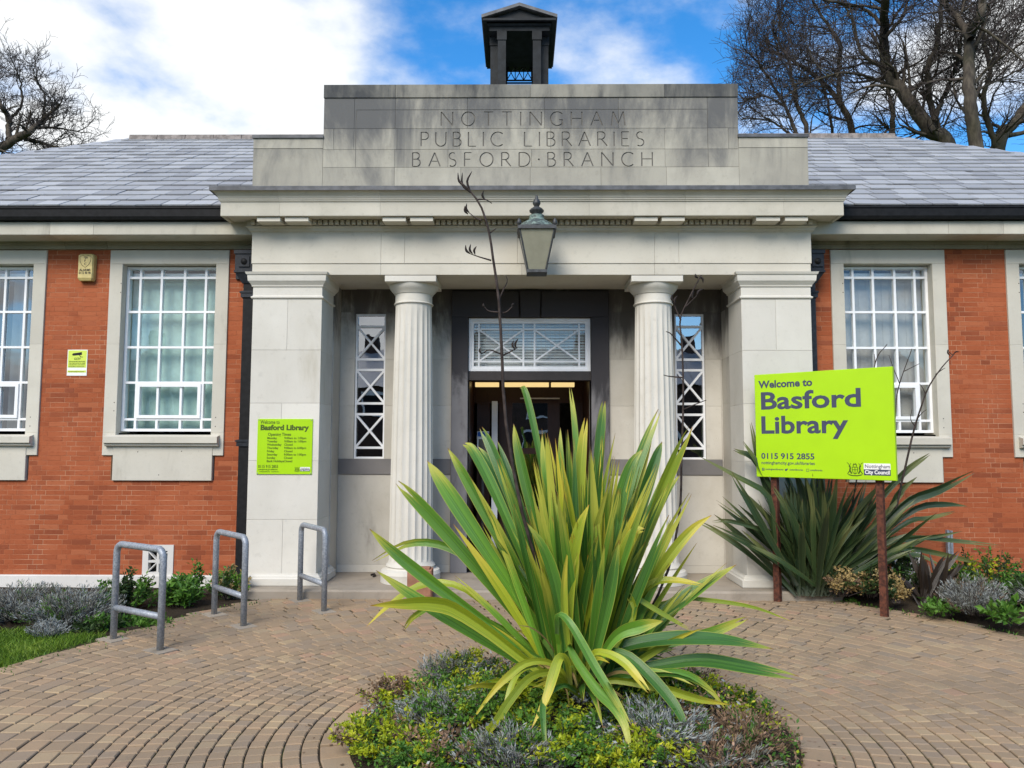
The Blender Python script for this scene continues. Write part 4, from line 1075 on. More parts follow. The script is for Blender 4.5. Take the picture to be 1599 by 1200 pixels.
# vestibule with inner wooden doors
zdl = gz(827, 594, YR+.01); yv = YR+1.35
v_ = MB(); v_.box(XD0-.05, XD0-.002, YR+.25, yv, .07, zdl+.15); v_.box(XD1+.002, XD1+.05, YR+.25, yv, .07, zdl+.15); v_.box(XD0-.05, XD1+.05, YR+.25, yv, zdl+.15, zdl+.2)
vest = v_.build('vestibule', 'wood', lib)
MB().box(XD0, XD1, YR+.012, yv+2.5, ZSTEP-.05, ZSTEP+.003).build('vestibule_floor', 'interior_dark', vest)
gv = lambda p_: gx(p_, 680, yv)
ztd = gz(827, 630, yv)
MB().box(XD0, XD1, yv+1.8, yv+1.85, 0, 3.6).build('lobby_wall', 'interior_wall', vest)
for (a, b) in ((745, 765), (779, 800), (855, 874), (892, 915)): MB().box(gv(a), gv(b), yv-.04, yv+.02, ZSTEP, ztd).build('door_stile', 'wood', vest)
MB().box(gv(735), gv(922), yv-.038, yv+.02, ztd+.001, ztd+.34).build('door_head', 'wood', vest)
for (a, b, z0, z1) in ((800, 855, .1, .75), (800, 855, gz(827, 700, yv)-.08, gz(827, 700, yv)), (874, 892, .1, .75), (765, 779, .1, .5)): MB().box(gv(a), gv(b), yv-.036, yv+.016, z0, z1).build('door_rail', 'wood', vest)
MB().box(gv(800), gv(855), yv-.004, yv, .75, ztd).build('door_glass', 'sidelight_glass', vest)
MB().box(gx(768, 680, yv-.3), gx(777, 680, yv-.3), yv-.34, yv-.3, ZSTEP, gz(772, 627, yv-.3)).build('door_edge', 'white_upvc', vest)
MB().box(gx(812, 622, yv-.1), gx(874, 622, yv-.1), yv-.11, yv-.1, gz(830, 623.5, yv-.1), gz(830, 621.5, yv-.1)).build('door_closer', 'white_upvc', vest)
yl = YR+.75
for (a, b) in ((742, 779), (785, 857), (861, 897)):
    MB().box(gx(a, 600, yl), gx(b, 600, yl), yl, yl+.09, gz(800, 604, yl), gz(800, 597.5, yl)).build('ceiling_tube', 'tube_light', vest)

# ---- downpipes with hoppers
def downpipe(px0, px1, right=False):
    yd = YW-.11; x0, x1 = gx(px0, 600, yd-.05), gx(px1, 600, yd-.05)
    ztop = gz(380, 430, yd)
    p_ = MB().box(x0, x1, yd-.05, yd+.05, .1, ztop+.02).build('downpipe', 'navy_paint' if right else 'black_paint', lib)
    hx0, hx1 = (gx(367, 410, yd-.1), gx(395, 410, yd-.1)) if not right else (gx(1264, 410, yd-.1), gx(1287, 410, yd-.1))
    zh0, zh1 = gz(380, 424, yd-.1), gz(380, 392.5, yd-.1)
    h = MB(); h.box(hx0, hx1, yd-.10, yd+.08, zh0, zh1); h.box(hx0-.012, hx1+.012, yd-.112, yd+.08, zh1-.03, zh1+.012); h.box(hx0-.008, hx1+.008, yd-.108, yd+.08, zh0-.012, zh0+.012)
    h.add([(hx0, yd-.10, zh0-.012), (hx1, yd-.10, zh0-.012), (hx1, yd+.08, zh0-.012), (hx0, yd+.08, zh0-.012), (x0-.01, yd-.06, zh0-.13), (x1+.01, yd-.06, zh0-.13), (x1+.01, yd+.06, zh0-.13), (x0-.01, yd+.06, zh0-.13)],
          [(0,1,5,4),(1,2,6,5),(2,3,7,6),(3,0,4,7),(4,5,6,7)])
    h = h.build('hopper', 'navy_paint', p_)
    cx_, cz_ = (hx0+hx1)/2+.005, (zh0+zh1)/2
    MB().box(cx_-.06, cx_+.06, yd-.116, yd-.10, cz_-.065, cz_+.055).build('hopper_panel', 'navy_paint', p_)
    bo = MB(); bo.lathe([(.034, 0), (.036, .006), (.02, .018), (.008, .022)], 20)
    bo.v = [(cx_+q[0], yd-.116-q[2], cz_-.005+q[1]) for q in bo.v]; bo.build('hopper_boss', 'black_paint', p_)
    if not right: MB().box(hx0-.055, hx0-.006, YW-.03, YW-.002, zh0-.05, zh1-.02).build('hopper_bracket', 'navy_paint', p_)
    for zc in (gz(380, 460, yd), gz(380, 691, yd)):
        c_ = MB(); c_.box(x0-.022, x1+.022, yd-.066, yd+.06, zc-.045, zc+.03); c_.box(x0-.035, x1+.03, yd-.075, yd+.06, zc+.005, zc+.022); c_.box(x0-.06, x0-.01, YW-.03, YW-.002, zc-.03, zc+.03)
        c_.build('pipe_collar', 'navy_paint', p_)
downpipe(375.5, 395); downpipe(1261, 1277.5, True)

# ---- bell cupola on the ridge
yc0, yc1 = 11.40, 12.70
def cpx(px, py): return gx(px, py, yc0)
xc = (cpx(765, 100)+cpx(857, 100))/2
zr0 = ZRg-.3
ztop_col = gz(810, 49, yc0)
z_ent1 = gz(810, 28, yc0-.12)
hwb = (cpx(857, 100)-cpx(765, 100))/2
m_ = MB(); m_.box(xc-hwb-.05, xc+hwb+.05, yc0-.05, yc1+.05, zr0-.6, ZRg+.35)
cup = m_.build('cupola', 'cupola_paint', lib)
pw = .125
for (x_, y_) in ((xc-hwb+.12, yc0), (xc+hwb-.12, yc0), (xc-hwb, yc0+.17), (xc+hwb, yc0+.17), (xc-hwb+.12, yc1), (xc+hwb-.12, yc1), (xc-hwb, yc1-.17), (xc+hwb, yc1-.17)):
    c_ = MB(); q = pw/2 if abs(x_-xc) < hwb-.05 else pw/2
    xa = x_+(q if x_ < xc else -q); c_.box(xa-q, xa+q, y_-.06+(.06 if y_ < 12 else -.06), y_+.06+(.06 if y_ < 12 else -.06), ZRg+.35, ztop_col-.08)
    c_.box(xa-q-.012, xa+q+.012, y_-.072+(.06 if y_ < 12 else -.06), y_+.072+(.06 if y_ < 12 else -.06), ztop_col-.14, ztop_col)
    c_.build('cupola_post', 'cupola_paint', cup)
ec = MB(); x0, x1 = xc-hwb-.01, xc+hwb+.01
ec.box(x0, x1, yc0-.01, yc1+.01, ztop_col+.001, ztop_col+.07); ec.box(x0-.03, x1+.03, yc0-.04, yc1+.04, ztop_col+.07, ztop_col+.11); ec.box(x0-.02, x1+.02, yc0-.03, yc1+.03, ztop_col+.11, z_ent1-.03)
ec.build('cupola_entablature', 'cupola_paint', cup)
xr0_, xr1_ = cpx(751.5, 24), cpx(869, 24); yo = .13
zea = gz(810, 22.5, yc0-yo); zap = gz(810, 4, yc0-yo); xm = xc
xr0_ = xc-(xr1_-xr0_)/2; xr1_ = 2*xc-xr0_
m_ = MB(); t_ = .05
m_.add([(xr0_, yc0-yo, zea), (xm, yc0-yo, zap), (xr1_, yc0-yo, zea), (xr1_, yc1+yo, zea), (xm, yc1+yo, zap), (xr0_, yc1+yo, zea),
        (xr0_, yc0-yo, zea-t_), (xm, yc0-yo, zap-t_), (xr1_, yc0-yo, zea-t_), (xr1_, yc1+yo, zea-t_), (xm, yc1+yo, zap-t_), (xr0_, yc1+yo, zea-t_)],
       [(0,1,4,5),(1,2,3,4),(6,11,10,7),(7,10,9,8),(0,6,7,1),(1,7,8,2),(0,5,11,6),(2,8,9,3),(3,9,10,4),(4,10,11,5)]); m_.build('cupola_roof', 'lead', cup)
m_ = MB(); m_.box(xr0_+.02, xr1_-.02, yc0-yo+.015, yc1+yo-.015, zea-t_-.035, zea-t_+.0); m_.build('cupola_eaves', 'cupola_paint', cup)
m_ = MB(); m_.box(xr0_+.08, xr1_-.08, yc0-.07, yc1+.07, z_ent1-.03, zea-t_-.035); m_.build('cupola_cornice', 'cupola_paint', cup)
m_ = MB(); m_.add([(xr0_+.1, yc0-.05, zea-t_), (xr1_-.1, yc0-.05, zea-t_), (xm, yc0-.05, zap-t_-.02), (xr0_+.1, yc0+.1, zea-t_), (xr1_-.1, yc0+.1, zea-t_), (xm, yc0+.1, zap-t_-.02)], [(0,1,2),(5,4,3),(0,3,4,1),(1,4,5,2),(2,5,3,0)]); m_.build('pediment', 'cupola_paint', cup)
ia, ib = xc-hwb+.24, xc+hwb-.24; yrl = yc1-.15
for k_, zc in enumerate((gz(810, 95.5, yrl), gz(810, 101.5, yrl), gz(810, 126, yrl), gz(810, 130, yrl))): MB().box(ia-.1, ib+.1, yrl-.012, yrl+.012, zc-.010, zc+.010).build('railing_bar', 'black_paint', cup)
zt_, zb_ = gz(810, 102, yrl), gz(810, 126, yrl)
for k_ in range(4):
    x_ = ia+(ib-ia)*k_/3; MB().box(x_-.007, x_+.007, yrl-.008, yrl+.008, zb_, gz(810, 94.5, yrl)).build('railing_bar', 'black_paint', cup)
    if k_ < 3:
        w3 = (ib-ia)/3
        lattice_bar((x_, zb_), (x_+w3, zt_), yrl-.007, yrl+.007, .006, 'railing_bar', 'black_paint', cup)
        lattice_bar((x_, zt_), (x_+w3, zb_), yrl-.0065, yrl+.0065, .006, 'railing_bar', 'black_paint', cup)

# ================================================================== THINGS
def TXT(ob): return bpy.data.meshes.new_from_object(ob)
def text_part(s_, size, pos, rot, mat, parent, width=None, bold=0.0, align='LEFT', depth=0.0012):
    """lettering: flat vinyl letters, pos in the parent thing's own frame"""
    cu = bpy.data.curves.new('lettering', 'FONT'); cu.body = s_; cu.size = size; cu.offset = bold; cu.extrude = depth/2; cu.align_x = align
    cu.resolution_u = 3
    ob = bpy.data.objects.new('tmp_text', cu); COL.objects.link(ob)
    me = TXT(ob); bpy.data.objects.remove(ob, do_unlink=True)
    me.name = 'lettering'
    xs_ = [v.co.x for v in me.vertices]
    k = (width/(max(xs_)-min(xs_))) if width else 1.0
    Rm = Matrix.Rotation(rot, 3, 'Z') @ Matrix.Rotation(math.pi/2, 3, 'X')
    for v in me.vertices: v.co = Rm @ Vector((v.co.x*k, v.co.y, v.co.z))
    me.materials.clear(); me.materials.append(M[mat])
    off = OFF[parent.name]
    o = bpy.data.objects.new('lettering', me); COL.objects.link(o); o.parent = parent; o.location = Vector(pos)-off; OFF[o.name] = Vector(pos)
    return o

def crest(cx, cz, h, y, mat, parent):
    """coat of arms: shield, crest tower, two antlered supporters, scroll"""
    m_ = MB()
    def strip(pts, w):
        for a, b in zip(pts, pts[1:]):
            a = Vector(a); b = Vector(b); d = (b-a).normalized(); n_v = Vector((-d.y, d.x))*w*h
            c4 = [Vector((cx, cz))+p*h for p in (a, b)]
            q = [c4[0]-n_v, c4[1]-n_v, c4[1]+n_v, c4[0]+n_v]
            m_.add([(v.x, y-.0008, v.y) for v in q]+[(v.x, y+.0004, v.y) for v in q], [(0,1,2,3),(7,6,5,4),(0,4,5,1),(1,5,6,2),(2,6,7,3),(3,7,4,0)])
    strip([(-.2,.15),(.2,.15),(.2,-.12),(.12,-.3),(0,-.38),(-.12,-.3),(-.2,-.12),(-.2,.15)], .022)
    strip([(-.2,-.05),(.2,-.05)], .02); strip([(0,.15),(0,-.36)], .02)
    strip([(-.12,.2),(-.12,.36),(.12,.36),(.12,.2)], .028); strip([(-.06,.36),(-.06,.46)], .02); strip([(.06,.36),(.06,.46)], .02)
    for s_ in (-1, 1):
        strip([(s_*.25,-.35),(s_*.38,-.1),(s_*.34,.12),(s_*.42,.26)], .055)
        strip([(s_*.40,.24),(s_*.46,.4),(s_*.58,.5)], .018); strip([(s_*.40,.24),(s_*.34,.38),(s_*.28,.44)], .018); strip([(s_*.38,-.1),(s_*.56,-.38)], .03)
    strip([(-.5,-.42),(-.2,-.5),(.2,-.5),(.5,-.42)], .035)
    m_.build('coat_of_arms', mat, parent)

# ---- big welcome sign on two posts (turned towards the approach)
pA, pB = Vector((2.668, 8.10, 0)), Vector((3.440, 7.42, 0))
dirv = (pB-pA); L0 = dirv.length; ang = math.atan2(dirv.y, dirv.x)
sign = thing('welcome_sign', 'large lime green library welcome board on two brown posts at paving edge', 'sign', tuple(pA), ang, local=True)
s0, s1 = -0.165, L0*1.165; BT = 0.045
zb_, zt_ = gz(1290, 747.5, 7.75), gz(1290, 580.5, 7.75)
board = MB().cbox(s0, s1, -BT-.05, -.05, zb_, zt_, .004).build('board', 'lime_board', sign)
fy = -BT-.05-.0012
for sx in (0.0, L0): MB().box(sx-.031, sx+.031, -.049, .013, -.15, zt_-.12).build('post', 'rust_post', sign)
bw, bh = s1-s0, zt_-zb_
def sp(u, v): return (s0+bw*u, fy, zb_+bh*v)
text_part('Welcome to', .105, sp(.036, .867), 0, 'sign_ink', sign, bw*.415, .0034)
text_part('Basford', .25, sp(.038, .66), 0, 'sign_ink', sign, bw*.735, .006)
text_part('Library', .25, sp(.038, .425), 0, 'sign_ink', sign, bw*.645, .006)
text_part('0115 915 2855', .082, sp(.042, .178), 0, 'sign_ink', sign, bw*.405, .0018)
text_part('nottinghamcity.gov.uk/libraries', .045, sp(.042, .125), 0, 'sign_ink', sign, bw*.405, .0004)
ic = MB(); x_, _, z_ = sp(.046, .062); ic.box(x_, x_+.026, fy-.0006, fy+.0006, z_, z_+.028); ic.build('media_icon', 'sign_ink', sign)
text_part('f', .03, (x_+.009, fy-.0016, z_+.003), 0, 'lime_board', sign, None, .001)
text_part('nottinghamlibraries', .024, (x_+.036, fy, z_+.008), 0, 'sign_ink', sign, bw*.14, .0002)
ic = MB(); x_, _, z_ = sp(.225, .062)
ic.add([(x_, fy-.0006, z_+.004), (x_+.016, fy-.0006, z_+.002), (x_+.026, fy-.0006, z_+.012), (x_+.033, fy-.0006, z_+.023), (x_+.02, fy-.0006, z_+.027), (x_+.014, fy-.0006, z_+.018), (x_+.002, fy-.0006, z_+.024)], [(0,1,2,3,4,5,6)]); ic.build('media_icon', 'sign_ink', sign)
text_part('nottmlibraries', .024, (x_+.046, fy, z_+.008), 0, 'sign_ink', sign, bw*.10, .0002)
x_, _, z_ = sp(.385, .062); ic = MB()
for q in ((0, .027, 0, .003), (0, .027, .024, .027), (0, .003, .003, .024), (.024, .027, .003, .024)): ic.box(x_+q[0], x_+q[1], fy-.0006, fy+.0006, z_+q[2], z_+q[3])
ic.build('media_icon', 'sign_ink', sign)
text_part('nottslibraries', .024, (x_+.036, fy, z_+.008), 0, 'sign_ink', sign, bw*.09, .0002)
x0, _, z0 = sp(.79, .043); x1, _, z1 = sp(.965, .148); zm = (z0+z1)/2
MB().box(x0, x1, fy-.0004, fy+.001, zm, z1).build('logo_panel', 'paper_white', sign)
MB().box(x0, x1, fy-.0004, fy+.001, z0, zm-.001).build('logo_panel', 'sign_ink', sign)
text_part('Nottingham', .05, (x0+.008, fy-.0014, zm+.013), 0, 'sign_ink', sign, (x1-x0)*.93, .0002)
text_part('City Council', .05, (x0+.008, fy-.0014, z0+.013), 0, 'paper_white', sign, (x1-x0)*.93, .0014)
x_, _, z_ = sp(.73, .095); crest(x_, z_, .125, fy, 'green_ink', sign)

# ---- opening hours plate on the left pier
yq = YP-.012; x0, x1 = gx(401.5, 697, yq), gx(487.5, 697, yq); z0, z1 = gz(445, 741, yq), gz(445, 654.5, yq)
plate = thing('opening_hours_sign', 'small lime opening times plate screwed to the left stone pier', 'sign', ((x0+x1)/2, yq, z0))
MB().cbox(x0, x1, yq, YP-.0005, z0, z1, .002).build('plate', 'lime_plate', plate)
pw_, ph_ = x1-x0, z1-z0; fy2 = yq-.001
def pp(u, v): return (x0+pw_*u, fy2, z0+ph_*v)
text_part('Welcome to', .058, pp(.05, .91), 0, 'green_ink', plate, pw_*.35, .0006)
text_part('Basford Library', .078, pp(.05, .80), 0, 'green_ink', plate, pw_*.88, .0036)
text_part('Opening Times', .045, pp(.19, .695), 0, 'green_ink', plate, pw_*.42, .0008)
for i, (d_, h_) in enumerate((('Monday', '9:00am to 1:00pm'), ('Tuesday', '9:00am to 1:00pm'), ('Wednesday', 'Closed'), ('Thursday', '9:00am to 6:00pm'), ('Friday', 'Closed'), ('Saturday', '9:00am to 1:00pm'), ('Sunday', 'Closed'), ('Bank Holidays', 'Closed'))):
    v_ = .635-.0595*i
    text_part(d_, .033, pp(.18, v_), 0, 'green_ink', plate, None, .0006); text_part(h_, .033, pp(.49, v_), 0, 'green_ink', plate, None, .0006)
text_part('0115 915 2855', .045, pp(.03, .115), 0, 'green_ink', plate, pw_*.36, .0006)
text_part('nottinghamcity.gov.uk/libraries', .02, pp(.03, .075), 0, 'green_ink', plate, pw_*.35, .0002)
text_part('nottinghamlibraries   nottmlibraries', .014, pp(.05, .04), 0, 'green_ink', plate, pw_*.36, .0001)
a, _, b = pp(.79, .055); c, _, d = pp(.97, .13)
MB().box(a, c, fy2-.0004, fy2+.0006, (b+d)/2, d).build('logo_panel', 'paper_white', plate); MB().box(a, c, fy2-.0004, fy2+.0006, b, (b+d)/2).build('logo_panel', 'sign_ink', plate)
text_part('Nottingham', .02, (a+.004, fy2-.001, (b+d)/2+.005), 0, 'sign_ink', plate, (c-a)*.9, 0); text_part('City Council', .02, (a+.004, fy2-.001, b+.005), 0, 'paper_white', plate, (c-a)*.9, .0004)
q = pp(.735, .09); crest(q[0], q[2], .05, fy2, 'green_ink', plate)
for u in (.02, .98):
    for v in (.02, .98):
        q = pp(u, v); m_ = MB(); m_.lathe([(.006, 0), (.005, .002)], 10); m_.v = [(q[0]+w[0], fy2-w[2], q[2]+w[1]) for w in m_.v]; m_.build('screw', 'galvanised', plate)

# ---- alarm box
yq = YW-.075; x0, x1 = gx(120.5, 418, yq), gx(145, 418, yq); z0, z1 = gz(134, 438, yq), gz(134, 396.5, yq)
al = thing('alarm_box', 'cream yellow burglar alarm box with shield emblem high on brick wall', 'alarm', ((x0+x1)/2, YW, z0))
prof = [(x0, YW-.002), (x1, YW-.002), (x1, yq+.02), (x1-.012, yq), (x0+.012, yq), (x0, yq+.02)]
m_ = MB(); n_ = len(prof); zl = [(z0, .012), (z0+.03, 0), (z1-.02, 0), (z1, .012)]
vs = []
for (z_, ins) in zl:
    cx_ = (x0+x1)/2
    for (x_, y_) in prof: vs.append((x_+(ins if x_ < cx_ else -ins), y_+(ins*1.2 if y_ < YW-.01 else 0), z_))
fs = [tuple(range(n_))[::-1], tuple((len(zl)-1)*n_+j for j in range(n_))]
for i in range(len(zl)-1):
    for j in range(n_): fs.append((i*n_+j, i*n_+(j+1) % n_, (i+1)*n_+(j+1) % n_, (i+1)*n_+j))
m_.add(vs, fs); auto_smooth(m_.build('casing', 'alarm_cream', al), 25)
fy3 = yq-.0008; cx_ = (x0+x1)/2; w_ = x1-x0; h_ = z1-z0
m_ = MB(); sh_ = [(-.36, .90), (-.16, .93), (0, .90), (.16, .93), (.36, .90), (.34, .72), (.22, .58), (0, .48), (-.22, .58), (-.34, .72), (-.36, .90)]
for a, b in zip(sh_, sh_[1:]):
    m_.tube([(cx_+a[0]*w_, fy3, z0+a[1]*h_), (cx_+b[0]*w_, fy3, z0+b[1]*h_)], .0022, 5)
m_.build('shield_emblem', 'black_ink', al)
for c_, v_ in (('W', .80), ('F', .69), ('C', .57)): text_part(c_, .04, (cx_-.012, fy3, z0+v_*h_), 0, 'black_ink', al, None, .0006)
text_part('ALARMS', .038, (x0+w_*.15, fy3, z0+.345*h_), 0, 'black_ink', al, w_*.72, .001)
text_part('0115 90 90', .04, (x0+w_*.12, fy3, z0+.235*h_), 0, 'black_ink', al, w_*.76, .001)
# ---- CCTV notice
yq = YW-.006; x0, x1 = gx(105, 567, yq), gx(136, 567, yq); z0, z1 = gz(120, 587, yq), gz(120, 546.5, yq)
cc = thing('cctv_notice', 'small yellow CCTV warning notice on the brick between left windows', 'notice', ((x0+x1)/2, YW, z0))
MB().box(x0, x1, yq, YW-.002, z0, z1).build('plate', 'paper_white', cc)
w_, h_ = x1-x0, z1-z0
MB().box(x0+.008, x1-.008, yq-.0006, yq, z0+.31*h_, z1-.008).build('yellow_panel', 'cctv_lime', cc)
MB().box(x0+.008, x1-.008, yq-.0006, yq, z0+.12*h_, z0+.20*h_).build('yellow_panel', 'cctv_lime', cc)
m_ = MB(); y_ = yq-.0012
m_.add([(x0+w_*u, y_, z0+h_*v) for u, v in ((.22, .80), (.27, .86), (.72, .91), (.72, .80), (.30, .77))], [(0,1,2,3,4)]); m_.add([(x0+w_*u, y_, z0+h_*v) for u, v in ((.58, .79), (.62, .79), (.68, .73), (.78, .73), (.78, .71), (.66, .71))], [(5,4,3,2,1,0)])
m_.build('camera_symbol', 'black_ink', cc)
text_part('CCTV', .035, (x0+w_*.34, y_, z0+.61*h_), 0, 'green_ink', cc, w_*.33, .0012)
for i, s_ in enumerate(('IMAGES ARE BEING MONITORED', 'FOR THE PURPOSE OF CRIME', 'PREVENTION AND SAFETY')): text_part(s_, .014, (x0+w_*.10, y_, z0+(.53-.065*i)*h_), 0, 'green_ink', cc, w_*.8, .0003)
text_part('THIS SCHEME IS CONTROLLED BY', .013, (x0+w_*.08, y_, z0+.33*h_), 0, 'green_ink', cc, w_*.8, .0003)
text_part('FOR MORE INFORMATION CONTACT', .012, (x0+w_*.08, y_, z0+.14*h_), 0, 'green_ink', cc, w_*.8, .0003)

# ---- bicycle stands: one built, copied
def bike_stand_proto(L):
    t_ = thing('bicycle_stand', '', 'bike stand', (0, 0, 0), 0, 'bicycle stands beside the paving', local=True)
    H, r_, c = .775, .0275, .075
    pts = [(0, 0, -.02), (0, 0, H-c)]
    for i in range(1, 6): a = math.pi/2*i/5; pts.append((c-c*math.cos(a), 0, H-c+c*math.sin(a)))
    for i in range(1, 6): a = math.pi/2*i/5; pts.append((L-c+c*math.sin(a), 0, H-c+c*math.cos(a)))
    pts.append((L, 0, -.02))
    hoop = MB().tube(pts, r_, 14).build('hoop', 'galvanised', t_, smooth=True)
    bar = MB().tube([(0.01, 0, .255), (L-.01, 0, .255)], .026, 12).build('crossbar', 'galvanised', t_, smooth=True)
    for x_ in (0, L):
        w = MB(); w.box(x_-.11, x_+.11, -.085, .085, -.02, .0045); w.build('footing', 'stone_step', t_)
    return t_
stand_pts = [((176, 998), (251, 1016), 'bicycle stand nearest the lawn, leftmost of the three galvanised hoops'),
             ((330, 958), (385, 980), 'galvanised bicycle stand in front of the black downpipe, middle of three'),
             ((466, 937), (508, 956), 'bicycle stand before the left stone pier, nearest the entrance')]
proto = None
for (a, b, lab) in stand_pts:
    A, B = ground(*a), ground(*b); d = B-A
    if proto is None: proto = bike_stand_proto(.64); o = proto
    else:
        o = proto.copy(); COL.objects.link(o)
        for ch in proto.children:
            c_ = ch.copy(); COL.objects.link(c_); c_.parent = o
    mid = (A+B)/2; u = d.normalized(); st = mid-u*.32
    o.location = (st.x, st.y, 0); o.rotation_euler = (0, 0, math.atan2(u.y, u.x)); o['label'] = lab

# ---- lantern on the frieze
yl = YP-.42; cx = gx(838, 400, yl)
zl0, zl1 = gz(838, 426, yl), gz(838, 363, yl)
lan = thing('wall_lantern', 'old green topped glazed lantern hanging in front of the stone frieze', 'lantern', (cx, yl, zl0))
w0, w1 = .092, .180
m_ = MB()
for sx in (-1, 1):
    for sy in (-1, 1):
        m_.tube([(cx+sx*w0, yl+sy*w0, zl0), (cx+sx*w1, yl+sy*w1, zl1)], .009, 6)
m_.box(cx-w0-.014, cx+w0+.014, yl-w0-.014, yl+w0+.014, zl0-.018, zl0+.012)
m_.build('frame', 'lantern_metal', lan)
m_ = MB(); m_.box(cx-w1-.020, cx+w1+.020, yl-w1-.020, yl+w1+.020, zl1-.012, zl1+.028); m_.build('top_rim', 'lantern_metal', lan)
for k_ in range(4):
    a = k_*math.pi/2; ca_, sa_ = math.cos(a), math.sin(a); e = .008
    P = lambda x_, y_, z_: (cx+x_*ca_-y_*sa_, yl+x_*sa_+y_*ca_, z_)
    m_ = MB(); m_.add([P(-w0+e, -w0, zl0+.012), P(w0-e, -w0, zl0+.012), P(w1-e, -w1, zl1-.012), P(-w1+e, -w1, zl1-.012), P(-w0+e, -w0+.004, zl0+.012), P(w0-e, -w0+.004, zl0+.012), P(w1-e, -w1+.004, zl1-.012), P(-w1+e, -w1+.004, zl1-.012)],
                         [(0,1,2,3),(7,6,5,4),(0,4,5,1),(1,5,6,2),(2,6,7,3),(3,7,4,0)]); m_.build('glass_pane', 'lantern_glass', lan)
zr = zl1+.028
top = [(.205, zr), (.195, zr+.02), (.155, zr+.06), (.115, zr+.085), (.085, zr+.10), (.075, zr+.135), (.078, zr+.15), (.05, zr+.16)]
m_ = MB(); m_.lathe(top, 32, (cx, yl)); auto_smooth(m_.build('roof', 'verdigris', lan), 35)
fin_ = [(.05, zr+.155), (.055, zr+.175), (.075, zr+.19), (.078, zr+.205), (.06, zr+.225), (.035, zr+.24), (.025, zr+.25), (.04, zr+.275), (.043, zr+.29), (.03, zr+.32), (.018, zr+.335), (.008, zr+.37)]
m_ = MB(); m_.lathe(fin_, 20, (cx, yl)); auto_smooth(m_.build('finial', 'lantern_metal', lan), 50)
for sx in (-1, 1):
    for sy in (-1, 1):
        m_ = MB(); x_, y_ = cx+sx*(w1+.005), yl+sy*(w1+.005); m_.lathe([(.018, zr-.005), (.026, zr+.02), (.02, zr+.045), (.005, zr+.07)], 10, (x_, y_)); m_.build('corner_knop', 'lantern_metal', lan, smooth=True)
bl = MB(); bl.lathe([(.012, zl1-.19), (.034, zl1-.165), (.038, zl1-.13), (.02, zl1-.09), (.018, zl1-.02)], 16, (cx, yl)); bl.build('bulb', 'bulb', lan, smooth=True)
m_ = MB(); m_.tube([(cx, yl+.1, zr-.02), (cx, yl+.25, zr-.015), (cx, YP-.008, zr-.03)], .016, 8); m_.tube([(cx, YP-.015, zr-.30), (cx, YP-.12, zr-.24), (cx, YP-.22, zr-.12), (cx, yl+.2, zr-.03)], .010, 6); m_.box(cx-.04, cx+.04, YP-.016, YP-.0065, zr-.36, zr+.04)
m_.build('bracket', 'lantern_metal', lan)

# ---- terracotta box by the column foot, grey post, small litter
pb = ground(662, 931, 0.0)
bx = thing('terracotta_block', 'upright terracotta block standing at the foot of the left column', 'block', (pb.x, 8.02, 0))
MB().cbox(pb.x-.13, pb.x+.12, 7.93, 8.10, 0.0, .33, .012).build('block_body', 'terracotta', bx)
m_ = MB(); m_.box(pb.x-.105, pb.x+.095, 7.945, 8.085, .33, .345); m_.build('block_top', 'terracotta', bx)
gp = at(1484, 880, 8.62)
m_ = MB(); m_.box(gp.x-.03, gp.x-.006, 8.60, 8.64, 0, gz(1484, 828, 8.62)); m_.box(gp.x+.006, gp.x+.03, 8.60, 8.64, 0, gz(1484, 829, 8.62)); m_.box(gp.x-.006, gp.x+.006, 8.615, 8.625, .02, gz(1484, 832, 8.62))
tag(m_.build('metal_post', 'galvanised'), 'short grey metal post against right brick wall behind plants', 'post')
m_ = MB(); c0 = ground(585, 900, .09); m_.tube([c0+Vector((-.05,.02,.01)), c0+Vector((-.01,.03,.02)), c0+Vector((.01,-.02,.015)), c0+Vector((0,-.08,.01))], .012, 6)
tag(m_.build('dead_stalk', 'pod'), 'curled black dead stalk lying on the portico floor', 'litter')
m_ = MB(); xx0 = at(745, 700, YR+.3)
pl_ = thing('poster_stand', 'white notice with blue heading standing inside the doorway', 'notice', (gx(754, 700, yv-.45), yv-.45, ZSTEP))
a, b = gx(745, 700, yv-.45), gx(763.5, 700, yv-.45)
MB().box(a, b, yv-.46, yv-.45, gz(754, 722, yv-.45), gz(754, 674, yv-.45)).build('notice_board', 'paper_white', pl_)
MB().box(a+.006, b-.006, yv-.462, yv-.4601, gz(754, 682, yv-.45), gz(754, 675, yv-.45)).build('blue_heading', 'blue_print', pl_)
MB().box(a+.02, b-.02, yv-.462, yv-.4601, gz(754, 716, yv-.45), gz(754, 686, yv-.45)).build('picture', 'interior_wall', pl_)
MB().box((a+b)/2-.015, (a+b)/2+.015, yv-.455, yv-.43, ZSTEP, gz(754, 722, yv-.45)).build('stand_leg', 'lantern_metal', pl_)

